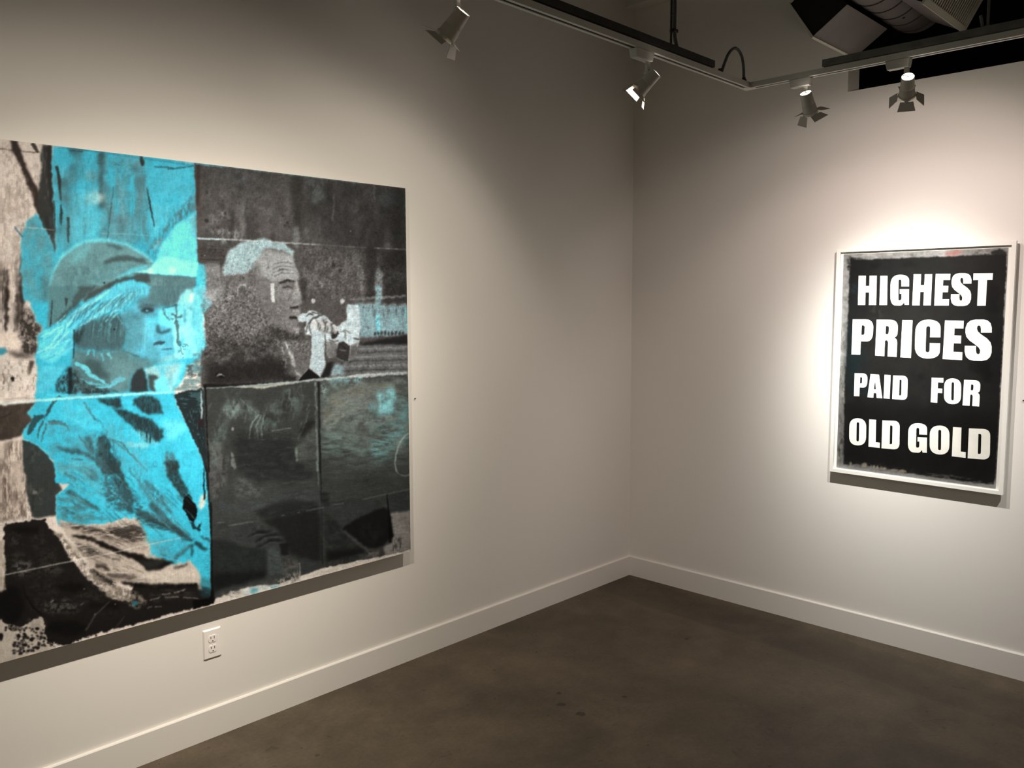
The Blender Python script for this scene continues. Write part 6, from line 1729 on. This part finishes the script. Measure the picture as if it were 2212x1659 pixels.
# ---- letters: heavy condensed capitals
def rnd(pts, n_=6):
    """(u, v, r): corner rounded with radius r (in u units; v scaled by .62)"""
    out = []
    k = len(pts)
    for i in range(k):
        u, v = pts[i][:2]
        r_ = pts[i][2] if len(pts[i]) > 2 else 0
        if not r_:
            out.append((u, v))
            continue
        a, b = Vector(pts[i - 1][:2]), Vector(pts[(i + 1) % k][:2])
        p = Vector((u, v))
        S = Vector((1, 1 / .64))
        da, db = a - p, b - p
        la, lb = Vector((da.x * S.x, da.y * S.y)).length, Vector((db.x * S.x, db.y * S.y)).length
        pa, pb = p + da * min(r_ / la, .5), p + db * min(r_ / lb, .5)
        for j in range(n_ + 1):
            t_ = j / n_
            q = pa * (1 - t_) ** 2 + p * 2 * t_ * (1 - t_) + pb * t_ ** 2
            q = q * .82 + (p + (pa - p) * (1 - math.sin(t_ * math.pi / 2)) + (pb - p) * (1 - math.cos(t_ * math.pi / 2))) * .18
            out.append((q.x, q.y))
    return out


s = .40
GL = {
    'H': ([(0, 0), (s, 0), (s, .43), (1 - s, .43), (1 - s, 0), (1, 0), (1, 1), (1 - s, 1), (1 - s, .65), (s, .65), (s, 1), (0, 1)], None),
    'I': ([(0, 0), (1, 0), (1, 1), (0, 1)], None),
    'E': ([(0, 0), (1, 0), (1, .2), (.53, .2), (.53, .42), (.9, .42), (.9, .62), (.53, .62), (.53, .8), (1, .8), (1, 1), (0, 1)], None),
    'F': ([(0, 0), (.55, 0), (.55, .40), (.93, .40), (.93, .58), (.55, .58), (.55, .82), (1, .82), (1, 1), (0, 1)], None),
    'L': ([(0, 0), (1, 0), (1, .19), (.63, .19), (.63, 1), (0, 1)], None),
    'T': ([(.26, 0), (.74, 0), (.72, .79), (1, .79), (1, 1), (0, 1), (0, .79), (.26, .79)], None),
    'P': (rnd([(0, 0), (.43, 0), (.43, .38), (1, .38, .38), (1, 1, .38), (0, 1)]), rnd([(.44, .56), (.59, .56, .1), (.59, .83, .1), (.44, .83)])),
    'R': (rnd([(0, 0), (.43, 0), (.43, .42), (.50, .45, .05), (.58, .40, .08), (.58, 0), (1, 0), (1, .46, .18), (.86, .52), (1, .58, .16), (1, 1, .36), (0, 1)]), rnd([(.44, .62), (.50, .60), (.59, .62, .1), (.59, .83, .1), (.44, .83)])),
    'D': (rnd([(0, 0), (1, 0, .34), (1, 1, .34), (0, 1)]), rnd([(.45, .17), (.59, .17, .1), (.59, .83, .1), (.45, .83)])),
    'O': (rnd([(0, 0, .5), (1, 0, .5), (1, 1, .5), (0, 1, .5)]), rnd([(.43, .15, .09), (.58, .15, .09), (.58, .85, .09), (.43, .85, .09)])),
    'C': (rnd([(0, 0, .5), (1, 0, .5), (1, .40), (.59, .40), (.59, .16, .09), (.43, .16, .09), (.43, .83, .09), (.59, .83, .09), (.59, .55), (1, .55), (1, 1, .5), (0, 1, .5)]), None),
    'G': (rnd([(0, 0, .5), (.62, 0, .1), (.74, .10), (.78, .02), (1, .02), (1, .53), (.50, .53), (.50, .38), (.60, .38), (.60, .18, .09), (.43, .16, .09), (.43, .84, .09), (.58, .84, .09), (.58, .62), (1, .62), (1, 1, .48), (0, 1, .5)]), None),
    'S': ([(1, .68), (1, .80), (.95, .91), (.84, .975), (.68, 1), (.38, 1), (.19, .975), (.07, .91), (.01, .80), (.01, .68), (.05, .58), (.17, .49), (.40, .385), (.52, .32), (.57, .26), (.56, .185), (.50, .155), (.44, .185), (.42, .25), (.42, .36), (0, .36), (0, .22), (.05, .10),
           (.16, .03), (.34, 0), (.64, 0), (.83, .03), (.94, .10), (1, .21), (1, .35), (.95, .455), (.82, .545), (.58, .65), (.48, .71), (.44, .77), (.45, .835), (.51, .86), (.57, .835), (.59, .775), (.59, .68)], None),
    'A': ([(0, 0), (.40, 0), (.425, .20), (.595, .20), (.62, 0), (1, 0), (.78, 1), (.22, 1)], [(.445, .36), (.575, .36), (.51, .76)]),
}


def letters(rows, Q, row):
    """one part per word of lettering; each letter a small raised layer of white paint"""
    mb = MB()
    for ch, q in rows:
        tl, tr, br, bl = [np.array(p) for p in Q(*q)]
        out, hole = GL[ch]

        def place(uv, dx):
            u, v = uv
            p = (bl * (1 - u) + br * u) * (1 - v) + (tl * (1 - u) + tr * u) * v
            w_ = on_plane(p[0], p[1], 0, SHX - dx)
            return (SHX - dx, w_[1], w_[2])
        loops = [out] + ([hole] if hole else [])
        flat = [p for l in loops for p in l]
        tris = tessellate_polygon([[Vector((u, v * 1.6, 0)) for u, v in l] for l in loops])
        fr_ = [place(p, .0009) for p in flat]
        bk = [(SHX - .0001, p[1], p[2]) for p in fr_]
        n_ = len(flat)
        fs = [tuple(t_) for t_ in tris]
        k = 0
        for l in loops:
            for i in range(len(l)):
                a, b = k + i, k + (i + 1) % len(l)
                fs.append((a, b, b + n_, a + n_))
            k += len(l)
        mb.add(fr_ + bk, fs)
    return child(mb, 'lettering', row, fp)


m_letter2 = new_mat('stained_white_poster_paint', (0.72, 0.71, 0.66), .6, vary=.10, vscale=9)
letters([('H', (538, 448, 722, 448, 715, 745, 530, 745)), ('I', (757, 449, 830, 449, 825, 745, 748, 745)), ('G', (862, 438, 1050, 438, 1046, 750, 857, 750)), ('H', (1095, 432, 1283, 432, 1268, 748, 1080, 748)),
         ('E', (1318, 428, 1467, 428, 1450, 750, 1303, 750)), ('S', (1480, 422, 1682, 422, 1674, 755, 1468, 755)), ('T', (1700, 424, 1898, 422, 1872, 752, 1690, 752))], Q5, m_letter)
letters([('P', (478, 889, 690, 890, 672, 1252, 465, 1245)), ('R', (720, 893, 938, 895, 922, 1271, 704, 1256)), ('I', (980, 897, 1084, 899, 1067, 1280, 960, 1274)), ('C', (1115, 892, 1371, 893, 1357, 1290, 1103, 1283)),
         ('E', (1412, 900, 1602, 904, 1585, 1302, 1388, 1292)), ('S', (1620, 892, 1887, 890, 1884, 1314, 1608, 1306))], Q5, m_letter)
letters([('P', (497, 122, 630, 125, 618, 358, 490, 355)), ('A', (625, 128, 778, 140, 778, 377, 626, 366)), ('I', (800, 138, 862, 142, 852, 382, 790, 377)), ('D', (887, 145, 1036, 150, 1030, 396, 877, 384))], Q6, m_letter2)
letters([('F', (1277, 168, 1397, 172, 1388, 428, 1267, 417)), ('O', (1405, 172, 1578, 178, 1573, 440, 1400, 433)), ('R', (1605, 189, 1773, 196, 1758, 460, 1589, 448))], Q6, m_letter)
letters([('O', (445, 575, 616, 582, 612, 858, 440, 850)), ('L', (645, 590, 756, 597, 752, 880, 637, 866)), ('D', (778, 600, 955, 606, 950, 899, 769, 882))], Q6, m_letter2)
letters([('G', (1042, 625, 1232, 632, 1228, 935, 1034, 920)),
         ('O', (1259, 650, 1459, 655, 1455, 952, 1255, 940)), ('L', (1493, 668, 1630, 676, 1621, 980, 1481, 964)), ('D', (1654, 681, 1871, 690, 1866, 1001, 1641, 984))], Q6, m_letter2)
